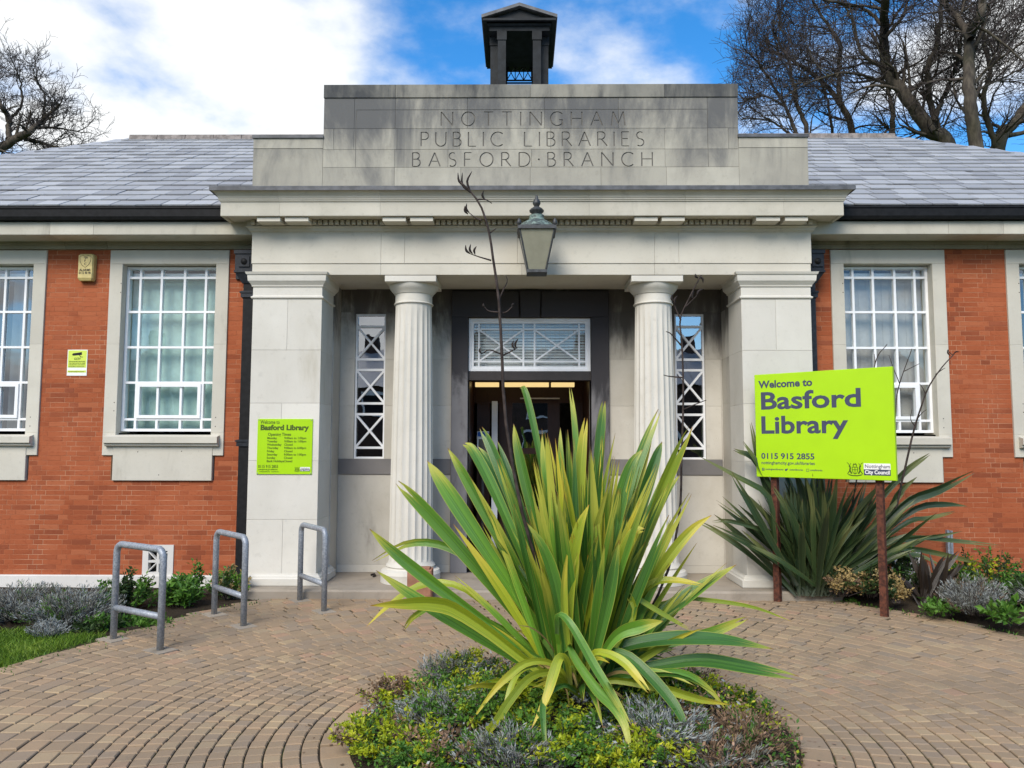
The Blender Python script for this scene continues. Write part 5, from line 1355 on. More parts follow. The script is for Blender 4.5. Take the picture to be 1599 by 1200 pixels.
# ================================================================== PLANTS
def catmull(pts, n):
    pts = [Vector(p) for p in pts]
    P = [pts[0]*2-pts[1]]+pts+[pts[-1]*2-pts[-2]]
    segs = len(pts)-1; out = []
    for i in range(n+1):
        u = i/n*segs; k = min(int(u), segs-1); t_ = u-k
        p0, p1, p2, p3 = P[k:k+4]
        out.append(0.5*((2*p1)+(p2-p0)*t_+(2*p0-5*p1+4*p2-p3)*t_*t_+(3*p1-p0-3*p2+p3)*t_**3))
    return out
def leaf_mesh(path, W_, roll, fold=0.35, n=12, r_=0.5, split=None):
    """strap leaf: keeled cross-section, narrow folded base, often a split point"""
    pts = catmull(path, n); m_ = MB(); vs = []; uv = []; fs = []
    view = Vector((0.0, -1.0, 0.35)).normalized(); prev = None
    if split is None: split = rng.random() < .55
    ts = rr(.80, .93) if split else 1.1; side = rr(.25, .75)
    for i, p in enumerate(pts):
        t_ = i/n
        tg = (pts[min(i+1, n)]-pts[max(i-1, 0)]).normalized()
        s_ = tg.cross(view)
        if s_.length < .15: s_ = tg.cross(Vector((0.3, 0, 1)))
        s_.normalize()
        if prev is not None and s_.dot(prev) < 0: s_ = -s_
        prev = s_.copy()
        q = Matrix.Rotation(roll*(0.75+0.5*t_), 3, tg) @ s_
        nn = q.cross(tg)
        w_ = W_*0.5*min(1.0, 0.40+1.1*t_)*(1.0 if t_ < .58 else max(0.03, 1-((t_-.58)/.42)**(2.0 if not split else 3.0)*(1 if not split else .72)))
        fo = fold*(1.6-1.3*t_); g_ = max(0, (t_-ts)/(1-ts))*.93 if split else 0
        gl, gr = g_*(1 if side < .5 else .75), g_*(1 if side > .5 else .75)
        e_ = nn*w_*fo
        vs += [tuple(p-q*w_+e_), tuple(p-q*w_*(.5+.5*gl)+e_*.35), tuple(p-q*w_*gl), tuple(p+q*w_*gr), tuple(p+q*w_*(.5+.5*gr)+e_*.35), tuple(p+q*w_+e_)]
        uv += [(0, t_), (.25, t_), (.499, t_), (.501, t_), (.75, t_), (1, t_)]
    for i in range(n):
        for j in (0, 1, 3, 4): fs.append((i*6+j, i*6+j+1, (i+1)*6+j+1, (i+1)*6+j))
    m_.add(vs, fs, r_); m_.uv = uv
    return m_

Y0 = 4.60
base_c = at(905, 1072, Y0)
flax = thing('flax_plant', 'big spiky green and yellow flax clump in the centre of the round bed', 'plant', (base_c.x, Y0, .1))
# hand-placed leaves: picture track of the leaf, depth offset at root and tip, width, tint (0 green .. 1 yellow)
H = [
 ([(885,1060),(775,985),(702,935),(660,893),(610,847),(577,826)], -.05, -.10, .105, .25),
 ([(885,1075),(785,1032),(710,973),(647,930),(587,891)], -.1, -.25, .095, .3),
 ([(880,1070),(822,1032),(762,985),(708,950),(672,942),(625,943),(578,946)], -.2, -.35, .105, .85),
 ([(870,1050),(790,975),(720,918),(660,914),(610,944),(572,979)], .15, .25, .07, .9),
 ([(875,1050),(800,935),(740,875),(702,862),(660,867),(582,877)], .2, .45, .065, .5),
 ([(880,1060),(820,1000),(700,945),(650,960),(630,984)], .1, .2, .05, .5),
 ([(885,1055),(775,945),(735,877),(692,828),(665,788),(620,753)], .05, .1, .115, .35),
 ([(885,1050),(790,915),(735,822),(692,755),(667,720)], .0, .1, .125, .45),
 ([(890,1050),(800,900),(760,806),(722,735),(699,700)], .1, .25, .10, .35),
 ([(890,1050),(810,880),(772,770),(748,718),(724,693)], .0, .15, .11, .4),
 ([(895,1050),(835,880),(800,782),(772,706),(751,668)], .05, .3, .095, .1),
 ([(895,1050),(830,880),(795,790),(762,722),(744,698)], .15, .35, .075, .2),
 ([(895,1050),(845,900),(815,800),(795,735),(777,689)], .2, .5, .07, .05),
 ([(900,1050),(860,900),(828,780),(818,712),(802,662)], .05, .2, .10, .3),
 ([(900,1050),(860,860),(838,690),(827,645),(812,606)], .1, .3, .065, .25),
 ([(903,1050),(875,880),(858,760),(849,678)], -.05, .05, .095, .3),
 ([(908,1050),(905,860),(901,680),(890,604)], .2, .4, .055, .3),
 ([(910,1050),(905,880),(906,720),(915,653)], .05, .15, .085, .75),
 ([(915,1050),(918,880),(930,757),(940,690),(943,626)], .1, .25, .09, .15),
 ([(903,1050),(885,850),(878,740),(875,668)], .15, .3, .06, .4),
 ([(920,1050),(950,890),(972,805),(1008,690),(1030,640)], .05, .3, .11, .2),
 ([(922,1050),(965,860),(995,775),(1018,687)], .1, .3, .07, .85),
 ([(925,1050),(965,880),(1000,790),(1020,745),(1034,690)], .0, .15, .10, .05),
 ([(930,1055),(975,900),(1012,817),(1048,735),(1079,666)], -.05, .05, .115, .7),
 ([(932,1055),(985,890),(1030,800),(1062,742)], .15, .35, .085, .2),
 ([(940,1055),(995,950),(1035,883),(1070,848),(1111,805)], .0, -.05, .095, .85),
 ([(932,1055),(950,850),(980,768),(1004,702)], -.1, -.05, .12, .25),
 ([(890,1068),(890,940),(898,850),(920,788)], -.3, -.35, .10, .8),
 ([(888,1068),(880,930),(876,840),(863,777)], -.25, -.25, .075, .3),
 ([(885,1070),(873,975),(866,915),(850,858),(822,816)], -.3, -.45, .10, .3),
 ([(925,1065),(945,950),(970,877),(990,848),(1006,828)], -.2, -.3, .10, .8),
 ([(918,1068),(935,990),(955,915),(967,843)], -.3, -.35, .105, .2),
 ([(900,1070),(880,1000),(884,920),(887,857)], -.35, -.4, .06, .9),
 ([(940,1045),(985,955),(1015,915),(1050,907),(1098,914)], .0, -.1, .06, .95),
 ([(925,1050),(960,995),(1000,978),(1036,970)], -.3, -.4, .11, .45),
 ([(930,1045),(967,1014),(1040,999),(1128,1000),(1209,1014)], -.15, -.1, .12, .12),
 ([(935,1055),(1010,1043),(1090,1032),(1163,1042),(1248,1059)], -.1, -.05, .11, .15),
 ([(940,1050),(1000,990),(1040,957),(1090,920),(1150,882)], .1, .2, .12, .3),
 ([(935,1050),(1000,970),(1050,940),(1100,905)], .15, .35, .08, .25),
 ([(940,1050),(1030,1010),(1109,988),(1168,965)], .1, .2, .085, .45),
 ([(940,1045),(1000,960),(1060,937),(1110,938),(1178,949),(1237,971)], .15, .25, .035, .6),
 ([(935,1050),(990,965),(985,930),(1030,955),(1080,985)], -.2, -.1, .05, .7),
 ([(870,990),(872,962),(890,975),(927,1040),(955,1085),(985,1135)], -.35, -.75, .075, .35),
 ([(920,1060),(935,1020),(975,1022),(1007,1048),(1043,1088),(1066,1125),(1088,1195)], -.2, -.60, .085, .12),
 ([(915,1060),(925,1022),(950,1022),(975,1036),(995,1058),(1014,1082)], -.35, -.60, .075, .97),
 ([(890,1060),(885,1010),(905,1040),(933,1079),(960,1105),(978,1140),(986,1200)], -.4, -.85, .075, .4),
 ([(930,1070),(960,1062),(1028,1073),(1090,1091),(1140,1101)], -.3, -.45, .07, .85),
 ([(890,1070),(875,1045),(850,1033),(820,1036),(795,1055),(770,1080),(732,1132)], -.3, -.60, .065, .93),
 ([(890,1075),(872,1052),(847,1050),(822,1062),(795,1095),(768,1135),(722,1184)], -.3, -.75, .075, .85),
 ([(890,1070),(885,1035),(874,1028),(864,1055),(853,1090),(830,1138)], -.4, -.70, .085, .9),
 ([(840,1040),(815,1048),(800,1070),(790,1110),(778,1180)], -.4, -.65, .05, .9),
 ([(900,1080),(880,1070),(850,1090),(848,1135),(857,1200)], -.4, -.85, .05, .3),
 ([(930,1070),(990,1055),(1060,1050),(1105,1075),(1135,1110)], -.2, -.2, .06, .6),
]
for (tr, d0, d1, w_, tint) in H:
    n_ = len(tr)-1
    path = [at(x_, y_, Y0+d0+(d1-d0)*(i/n_)) for i, (x_, y_) in enumerate(tr)]
    if tr[-1][1] < 900:      # stiff upright blades run nearly straight
        a_, b_, c_ = path[0], path[n_//2], path[-1]; e_ = catmull(path, 8)[4]
        path = [a_*((1-u)**2)+(e_*2-(a_+c_)*.5)*(2*u*(1-u))+c_*(u*u) for u in (0, .2, .4, .6, .8, 1)]
    tint = min(1, max(0, tint+rr(-.08, .08)))
    mat = 'flax_yellow' if tint > .65 else 'flax_green'
    m_ = leaf_mesh(path, w_*(rr(.62, .75) if tr[-1][1] > 1070 else rr(.66, .82)), rr(-.5, .5), rr(.25, .55), 16, (tint-.65)/.35 if tint > .65 else tint/.65)
    m_.build('leaf', mat, flax, smooth=True)
def fan_leaf(base, az, tilt, L, droop, W_, mat, parent, r_, roll=None):
    """leaf leaving the crown at azimuth az, tilted from upright, curving outwards"""
    pts = []; p = Vector(base); el = math.pi/2-tilt; n_ = 5
    for i in range(n_+1):
        pts.append(p.copy()); e_ = el-droop*(i/n_)**1.6
        p = p+Vector((math.cos(az)*math.cos(e_), math.sin(az)*math.cos(e_), math.sin(e_)))*(L/n_)
    m_ = leaf_mesh(pts, W_, rr(-.9, .9) if roll is None else roll, rr(.25, .6), 12, r_); return m_.build('leaf', mat, parent, smooth=True)
for i in range(190):
    az = rr(0, 2*math.pi); tilt = abs(rng.gauss(.27, .22)); b_ = Vector((base_c.x+rr(-.14, .14), Y0+rr(-.1, .16), .12))
    if math.sin(az) < -.2: tilt = min(tilt, .35)
    L = rr(.95, 1.62)*(1-.25*tilt)
    fan_leaf(b_, az, tilt, L, rr(.0, .30), rr(.032, .062), 'flax_green' if rng.random() < .86 else 'flax_yellow', flax, rng.random())
for i in range(46):   # short outer and dead leaves round the skirt
    az = rr(0, 2*math.pi); b_ = Vector((base_c.x+rr(-.12, .12), Y0+rr(-.12, .1), .12))
    fan_leaf(b_, az, rr(.5, 1.1), rr(.45, .85), rr(.3, 1.4), rr(.025, .05), 'flax_yellow' if rng.random() < .5 else 'flax_green', flax, rng.random())
for i in range(22):   # withered blades hanging in the skirt
    az = rr(0, 2*math.pi); b_ = Vector((base_c.x+rr(-.12, .12), Y0+rr(-.14, .1), .14))
    fan_leaf(b_, az, rr(.5, 1.0), rr(.4, .8), rr(.8, 1.9), rr(.012, .028), 'leaf_straw', flax, rr(.1, .7))
def stalk(tr, y0, y1, r0, r1, name, parent, side=None, mat='stalk'):
    n_ = len(tr)-1; pts = catmull([at(x_, y_, y0+(y1-y0)*i/n_) for i, (x_, y_) in enumerate(tr)], 22)
    k_ = len(pts); m_ = MB().tube(pts, [r0+(r1-r0)*i/(k_-1) for i in range(k_)], 7); st_ = m_.build(name, mat, parent, smooth=True)
    for (px, yd) in (side or []):
        n2 = len(px)-1; pp_ = catmull([at(x_, y_, yd) for x_, y_ in px], 8)
        MB().tube(pp_, [.0055*(1-.55*i/8) for i in range(9)], 5).build('branchlet', mat, st_, smooth=True)
def pods(lst, yd, parent):
    for (x0, y0, x1, y1) in lst:
        a, b = at(x0, y0, yd), at(x1, y1, yd); d = b-a
        c = a+d*.5+Vector((-.2*d.z, 0, .2*d.x)); pp_ = catmull([a, c, b], 6)
        MB().tube(pp_, [.002, .005, .007, .0075, .0065, .0045, .0015], 6).build('seed_pod', 'pod', parent, smooth=True)
stalk([(895,1050),(862,960),(842,890),(815,800),(790,660),(784,560),(779,470),(770,405),(764,365),(752,325),(735,300),(718,284)], Y0, Y0-.1, .0125, .005, 'flower_stalk', flax,
      [([(764,365),(775,357)], Y0-.06), ([(753,345),(742,340),(733,333)], Y0-.07), ([(767,407),(750,402),(735,397)], Y0-.05), ([(779,470),(785,455),(792,440),(790,430)], Y0-.03),
       ([(778,488),(763,486),(757,480)], Y0-.03), ([(778,488),(790,488),(800,479)], Y0-.03), ([(786,555),(765,547),(752,553)], Y0-.02), ([(786,555),(800,548),(808,543)], Y0-.02), ([(745,312),(758,312),(768,318)], Y0-.08)])
pods([(735,302,722,270), (728,292,715,270), (735,300,737,268), (733,333,729,318), (731,335,726,322), (735,397,727,383), (738,397,735,382), (757,480,755,474), (800,479,803,474), (752,553,750,543), (806,545,809,530), (804,546,802,532), (757,312,755,298), (742,398,744,385)], Y0-.06, flax)
stalk([(985,1010),(1040,900),(1061,800),(1064,720),(1067,620),(1065,540),(1062,500),(1074,470),(1095,430)], Y0+.3, Y0+.25, .009, .004, 'flower_stalk', flax,
      [([(1064,540),(1048,522),(1040,518)], Y0+.27), ([(1063,500),(1055,482),(1052,470)], Y0+.27), ([(1070,480),(1080,470),(1088,462)], Y0+.26), ([(1067,640),(1085,632),(1103,625)], Y0+.27), ([(1066,590),(1045,588),(1036,586)], Y0+.27)])
pods([(1052,472,1050,460), (1054,476,1058,462), (1088,462,1098,452), (1082,468,1084,455), (1092,432,1098,442), (1090,435,1086,428)], Y0+.26, flax)

# ---- dark flax behind the sign
b2 = at(1272, 919, 8.12)
flax2 = thing('flax_plant', 'dark green flax clump behind the lime welcome board', 'plant', (b2.x, b2.y, 0.0))
H2 = [([(1240,915),(1210,850),(1200,778),(1150,745),(1092,713)], -.05, -.1, .07), ([(1245,915),(1212,860),(1178,800),(1142,739)], -.1, -.15, .075), ([(1250,915),(1225,810),(1185,730),(1160,690)], 0, 0, .07),
      ([(1245,915),(1225,850),(1185,728),(1145,702)], .1, .1, .08), ([(1245,910),(1225,850),(1197,830),(1140,814),(1112,815)], 0, -.1, .045), ([(1250,915),(1195,760),(1172,660)], .05, .1, .06),
      ([(1310,905),(1380,820),(1420,782),(1465,765),(1521,737)], 0, -.05, .10), ([(1305,905),(1370,840),(1400,775),(1432,745)], .05, 0, .08), ([(1305,905),(1370,840),(1430,795),(1475,788),(1511,791)], .05, .05, .065),
      ([(1310,905),(1370,850),(1420,840),(1490,845),(1564,853)], .05, .0, .05), ([(1310,905),(1380,865),(1420,857),(1480,868),(1536,882)], 0, -.05, .055), ([(1310,905),(1375,885),(1400,870),(1435,868),(1470,884)], -.05, -.1, .055),
      ([(1305,905),(1370,850),(1420,815),(1450,810),(1492,799)], 0, .1, .06), ([(1300,905),(1360,800),(1410,740),(1452,709)], .1, .1, .07), ([(1300,905),(1370,850),(1400,845),(1460,838),(1503,830)], 0, .0, .05)]
for (tr, d0, d1, w_) in H2:
    n_ = len(tr)-1; path = [at(x_, y_, b2.y+d0+(d1-d0)*i/n_) for i, (x_, y_) in enumerate(tr)]
    leaf_mesh(path, w_, rr(-.5, .5), rr(.3, .6), 12, rng.random()).build('leaf', 'flax_dark', flax2, smooth=True)
for i in range(95):
    az = rr(0, 2*math.pi); tilt = abs(rng.gauss(.42, .28)); 
    if math.sin(az) < -.5: tilt *= .6
    if math.sin(az) > .3: tilt *= .3
    b_ = Vector((b2.x+rr(-.22, .22), b2.y+rr(-.08, .08), .06))
    fan_leaf(b_, az, min(tilt, 1.0), rr(.9, 1.45), rr(.05, .5), rr(.045, .085), 'flax_dark', flax2, rng.random())
for i in range(55):
    rt_ = rng.random() < .7; az = rr(-.5, .5)+(0 if rt_ else math.pi); b_ = Vector((b2.x+rr(-.1, .25), b2.y+rr(-.08, .06), .06))
    fan_leaf(b_, az, rr(.35, .95), rr(.85, 1.35), rr(.05, .45), rr(.04, .075), 'flax_dark', flax2, rng.random())
stalk([(1330,900),(1385,840),(1410,745),(1425,680),(1437,640),(1450,605),(1470,575),(1490,553)], b2.y, b2.y, .014, .005, 'flower_stalk', flax2,
      [([(1432,655),(1440,645),(1447,640)], b2.y), ([(1430,668),(1422,655),(1424,640)], b2.y), ([(1445,615),(1440,605),(1436,600)], b2.y), ([(1461,585),(1472,577),(1476,575)], b2.y), ([(1488,555),(1482,550),(1481,546)], b2.y)])
pods([(1489,553,1498,550), (1484,556,1480,546)], b2.y, flax2)
stalk([(1320,900),(1390,690),(1402,610),(1424,545)], b2.y+.2, b2.y+.2, .009, .004, 'flower_stalk', flax2, [([(1405,600),(1395,575),(1388,555)], b2.y+.2), ([(1412,580),(1428,572),(1436,568)], b2.y+.2)])
stalk([(1310,900),(1350,680),(1366,570),(1385,538)], b2.y+.2, b2.y+.2, .009, .004, 'flower_stalk', flax2, [([(1366,570),(1366,560),(1365,553)], b2.y+.2)])
# ---- small bronze flax
b3 = ground(1452, 948, 0.02)
flax3 = thing('flax_plant', 'small blackish bronze flax among the shrubs right of the sign', 'plant', (b3.x, b3.y, 0.0))
for tr in ([(1440,945),(1465,900),(1497,862)], [(1445,945),(1475,905),(1507,880)], [(1440,945),(1445,900),(1440,868)], [(1440,945),(1462,895),(1478,868)]):
    leaf_mesh([at(x_, y_, b3.y) for x_, y_ in tr], .075, rr(-.4, .4), .4, 10, rng.random()).build('leaf', 'flax_bronze', flax3, smooth=True)
for i in range(26): fan_leaf(b3+Vector((rr(-.12, .12), rr(-.06, .06), 0)), rr(0, 6.28), abs(rng.gauss(.35, .25)), rr(.3, .6), rr(0, .4), rr(.03, .055), 'flax_bronze', flax3, rng.random())

# ---- shrubs: twigs with hundreds of separate small leaves
def shrub(name, label, c, rad, h, mats, n, size, style='leafy', group=None, seed=0, cat='shrub'):
    g = random.Random(seed); c = Vector(c)
    root = thing(name, label, cat, tuple(c), 0, group)
    lv = {m_: MB() for m_ in mats}; tw = MB(); ns = max(10, n//45)
    wts = list(mats.values()); keys = list(mats.keys())
    for s_ in range(ns):
        a = g.uniform(0, 2*math.pi); q = math.sqrt(g.random()); hh = h*(1-.55*q*q)*g.uniform(.7, 1.12)
        tip = c+Vector((math.cos(a)*q*rad, math.sin(a)*q*rad, hh)); b_ = c+Vector((math.cos(a)*q*rad*.35, math.sin(a)*q*rad*.35, 0))
        mid = (tip+b_)/2+Vector((g.uniform(-.05, .05), g.uniform(-.05, .05), hh*.08))
        pts = catmull([b_, mid, tip], 6); tw.tube(pts, [.0045*(1-.12*i) for i in range(7)], 4, cap=False)
        key = g.choices(keys, wts)[0]; m_ = lv[key]; tone = g.random()
        per = int(n/ns)
        for k_ in range(per):
            t_ = g.uniform(.25 if style != 'lav' else .1, 1.0)
            f_ = t_*6; i0 = min(int(f_), 5); p = pts[i0]+(pts[i0+1]-pts[i0])*(f_-i0)
            ax = (pts[i0+1]-pts[i0]).normalized()
            if style == 'lav':
                d = (ax+Vector((g.gauss(0, .35), g.gauss(0, .35), g.gauss(.25, .2)))).normalized(); l_ = size*g.uniform(.7, 1.6); w_ = l_*.17
            elif style == 'grass':
                d = (Vector((g.gauss(0, .5), g.gauss(0, .5), .8))).normalized(); l_ = size*g.uniform(.7, 1.5); w_ = l_*.10
            else:
                d = (ax*.4+Vector((g.gauss(0, 1), g.gauss(0, 1), g.gauss(.25, .7)))).normalized(); l_ = size*g.uniform(.6, 1.35); w_ = l_*g.uniform(.42, .62)
            sd = d.cross(Vector((g.gauss(0, 1), g.gauss(0, 1), g.gauss(0, 1)+.6)))
            if sd.length < .05: continue
            sd.normalize(); p = p+d*size*.15+Vector((g.gauss(0, size*.35), g.gauss(0, size*.35), g.gauss(0, size*.25)))
            up = sd.cross(d)*l_*.12
            m_.add([tuple(p), tuple(p+d*l_*.45+sd*w_*.5+up), tuple(p+d*l_), tuple(p+d*l_*.45-sd*w_*.5+up)], [(0,1,2,3)], min(1, max(0, tone*.55+g.random()*.45)))
    for key, m_ in lv.items():
        if m_.f: o = m_.build('foliage', key, root); o['kind'] = 'stuff'
    o = tw.build('stems', 'twig', root); o['kind'] = 'stuff'
    return root
def onmound(px, py, y): 
    x_ = gx(px, py, y); return (x_, y, max(0, mound_z(x_, y)))
# round bed: x along the picture, depth from the ground position
def gm(px, py):
    p = ground(px, py, 0.0)
    for _ in range(4): p = ground(px, py, max(0, mound_z(p.x, p.y)))
    d = Vector((p.x-PC.x, p.y-PC.y, 0))
    if d.length > 1.08: d = d*(1.08/d.length); p = PC+d
    return (p.x, p.y, max(0, mound_z(p.x, p.y))-.01)
bed_shrubs = [
 ('gold_shrub', 'golden yellow leaved shrub spilling over the left rim of the round bed', (600,1165), 0.30, 0.17, {'leaf_gold': 5, 'leaf_brown': 1}, 2600, .026, 'leafy'),
 ('gold_shrub', 'yellow shrub with rusty shoots at the far left rim of the round bed', (600,1105), 0.25, 0.17, {'leaf_gold': 3, 'leaf_brown': 2}, 1900, .026, 'leafy'),
 ('green_shrub', 'low bright green shrub left of the flax base in the round bed', (760,1120), 0.40, 0.21, {'leaf_bright': 3, 'leaf_green': 2, 'leaf_gold': 2}, 3600, .026, 'leafy'),
 ('lavender_bush', 'grey lavender behind the yellow shrubs at the back left of the round bed', (670,1050), 0.33, 0.19, {'leaf_lav': 3, 'leaf_grey': 3, 'leaf_green': 1}, 4800, .024, 'lav'),
 ('lavender_bush', 'silver lavender tuft among green shrubs left of the flax', (690,1130), 0.28, 0.19, {'leaf_grey': 3, 'leaf_green': 1}, 3600, .024, 'lav'),
 ('gold_shrub', 'yellow green shrub at the back of the round bed beside the paving', (655,1030), 0.28, 0.17, {'leaf_gold': 3, 'leaf_green': 1}, 1500, .026, 'leafy'),
 ('green_shrub', 'green and brown shrub at the front left of the round bed', (700,1195), 0.33, 0.17, {'leaf_green': 3, 'leaf_brown': 2, 'leaf_gold': 1}, 2600, .026, 'leafy'),
 ('lavender_bush', 'greyish lavender at the bottom edge below the drooping flax leaves', (800,1200), 0.30, 0.17, {'leaf_lav': 3, 'leaf_grey': 3, 'leaf_green': 1}, 4000, .024, 'lav'),
 ('gold_shrub', 'yellow green shrub below the drooping yellow flax leaves', (865,1165), 0.33, 0.17, {'leaf_gold': 2, 'leaf_bright': 2, 'leaf_green': 2}, 2600, .026, 'leafy'),
 ('lavender_bush', 'silver grey lavender right of the flax base in the round bed', (1020,1150), 0.35, 0.17, {'leaf_grey': 4, 'leaf_green': 1}, 4200, .024, 'lav'),
 ('gold_shrub', 'yellow green low shrub behind the flax at the right of the round bed', (1060,1090), 0.35, 0.15, {'leaf_gold': 2, 'leaf_bright': 2, 'leaf_green': 2}, 2400, .026, 'leafy'),
 ('gold_shrub', 'golden shrub at the bottom edge right of the hanging flax leaves', (985,1195), 0.28, 0.15, {'leaf_gold': 3, 'leaf_green': 1}, 2000, .026, 'leafy'),
 ('dry_shrub', 'dry red brown twiggy shrub on the right rim of the round bed', (1150,1160), 0.30, 0.15, {'leaf_brown': 4, 'leaf_green': 1}, 2200, .028, 'lav'),
 ('dry_shrub', 'bare reddish twigs at the back right rim of the round bed', (1125,1075), 0.18, 0.15, {'leaf_brown': 3}, 700, .024, 'lav'),
 ('green_shrub', 'small green sprig leaning over the right kerb of the round bed', (1185,1115), 0.16, 0.14, {'leaf_gold': 2, 'leaf_green': 2}, 800, .026, 'leafy'),
 ('dry_shrub', 'brown dead shrub at the bottom right edge of the round bed', (1120,1205), 0.30, 0.15, {'leaf_brown': 3, 'leaf_lav': 2}, 2200, .03, 'lav'),
 ('green_shrub', 'dark green shrub tucked against the flax base', (830,1090), 0.28, 0.17, {'leaf_green': 4, 'leaf_dark': 1}, 2000, .028, 'leafy'),
]
for i, (nm, lab, q, rad, h_, mats, n_, sz, sty) in enumerate(bed_shrubs): shrub(nm, lab, gm(*q), rad, h_, mats, n_, sz, sty, None, 100+i)
# ground cover between them
g = random.Random(5); mg = {k: MB() for k in ('leaf_green', 'leaf_gold', 'leaf_brown', 'leaf_grey')}
for i in range(22000):
    a = g.uniform(0, 2*math.pi); q = RIN*math.sqrt(g.random())*.98; x_ = PC.x+q*math.cos(a); y_ = PC.y+q*math.sin(a)
    nz = noise.noise((x_*2.4, y_*2.4, 9.0)); key = 'leaf_green' if nz > .1 else ('leaf_gold' if nz > -.12 else ('leaf_grey' if nz > -.3 else 'leaf_brown'))
    if x_ > PC.x+.55 and g.random() < .6: key = 'leaf_brown'
    p = Vector((x_, y_, mound_z(x_, y_)+abs(g.gauss(0, .055)))); d = Vector((g.gauss(0, 1), g.gauss(0, 1), abs(g.gauss(.5, .5)))).normalized(); l_ = g.uniform(.014, .034)
    sd = d.cross(Vector((g.gauss(0, 1), g.gauss(0, 1), 1.2))).normalized()
    mg[key].add([tuple(p), tuple(p+d*l_*.5+sd*l_*.25), tuple(p+d*l_), tuple(p+d*l_*.5-sd*l_*.25)], [(0,1,2,3)], g.random())
gc = None
for key, m_ in mg.items():
    o = m_.build('ground_cover', key)
    tag(o, {'leaf_green': 'low green ground cover leaves over the round bed', 'leaf_gold': 'tiny yellow green ground cover leaves over the round bed', 'leaf_brown': 'dry brown leaf litter on the right of the round bed', 'leaf_grey': 'tiny grey ground cover leaves over the round bed'}[key], 'ground cover', None, 'stuff')

g = random.Random(21); m_ = MB()
for i in range(260):
    a = g.uniform(0, 2*math.pi); q = (RIN+abs(g.gauss(0, .25))) if g.random() < .45 else rout(a)-abs(g.gauss(0, .35))
    p = PC+Vector((q*math.cos(a), q*math.sin(a), .004)); l_ = g.uniform(.012, .04); b_ = g.uniform(0, 6.28); d = Vector((math.cos(b_), math.sin(b_), g.uniform(-.05, .3))); e = Vector((-d.y, d.x, g.uniform(-.2, .2)))
    if p.y > 8.1: continue
    m_.add([tuple(p), tuple(p+d*l_*.5+e*l_*.28), tuple(p+d*l_), tuple(p+d*l_*.5-e*l_*.28)], [(0,1,2,3)], g.random())
tag(m_.build('leaf_litter', 'leaf_brown'), 'scattered dry brown leaf scraps on the paving', 'litter', None, 'stuff')
g = random.Random(22); m_ = MB()
for i in range(2600):
    a = g.uniform(0, 2*math.pi); k_ = noise.noise((math.cos(a)*5, math.sin(a)*5, 2)); q = rout(a)-abs(g.gauss(0, .10+.12*max(0, k_)))
    p = PC+Vector((q*math.cos(a), q*math.sin(a), -.004)); h_ = g.uniform(.008, .028); b_ = g.uniform(0, 6.28); e = Vector((math.cos(b_), math.sin(b_), 0))*h_*.3
    if p.y > 8.1: continue
    m_.add([tuple(p-e), tuple(p+e), tuple(p+Vector((g.gauss(0, .3)*h_, g.gauss(0, .3)*h_, h_)))], [(0,1,2)], g.random())
tag(m_.build('moss_tufts', 'leaf_green'), 'moss and tiny weeds in the joints at the paving edge', 'moss', None, 'stuff')
def gb(px, py):
    p = ground(px, py, 0.0); z_ = 0.0
    for _ in range(3): z_ = bed_z(p.x, p.y); p = ground(px, py, z_)
    return (p.x, p.y, z_-.01)
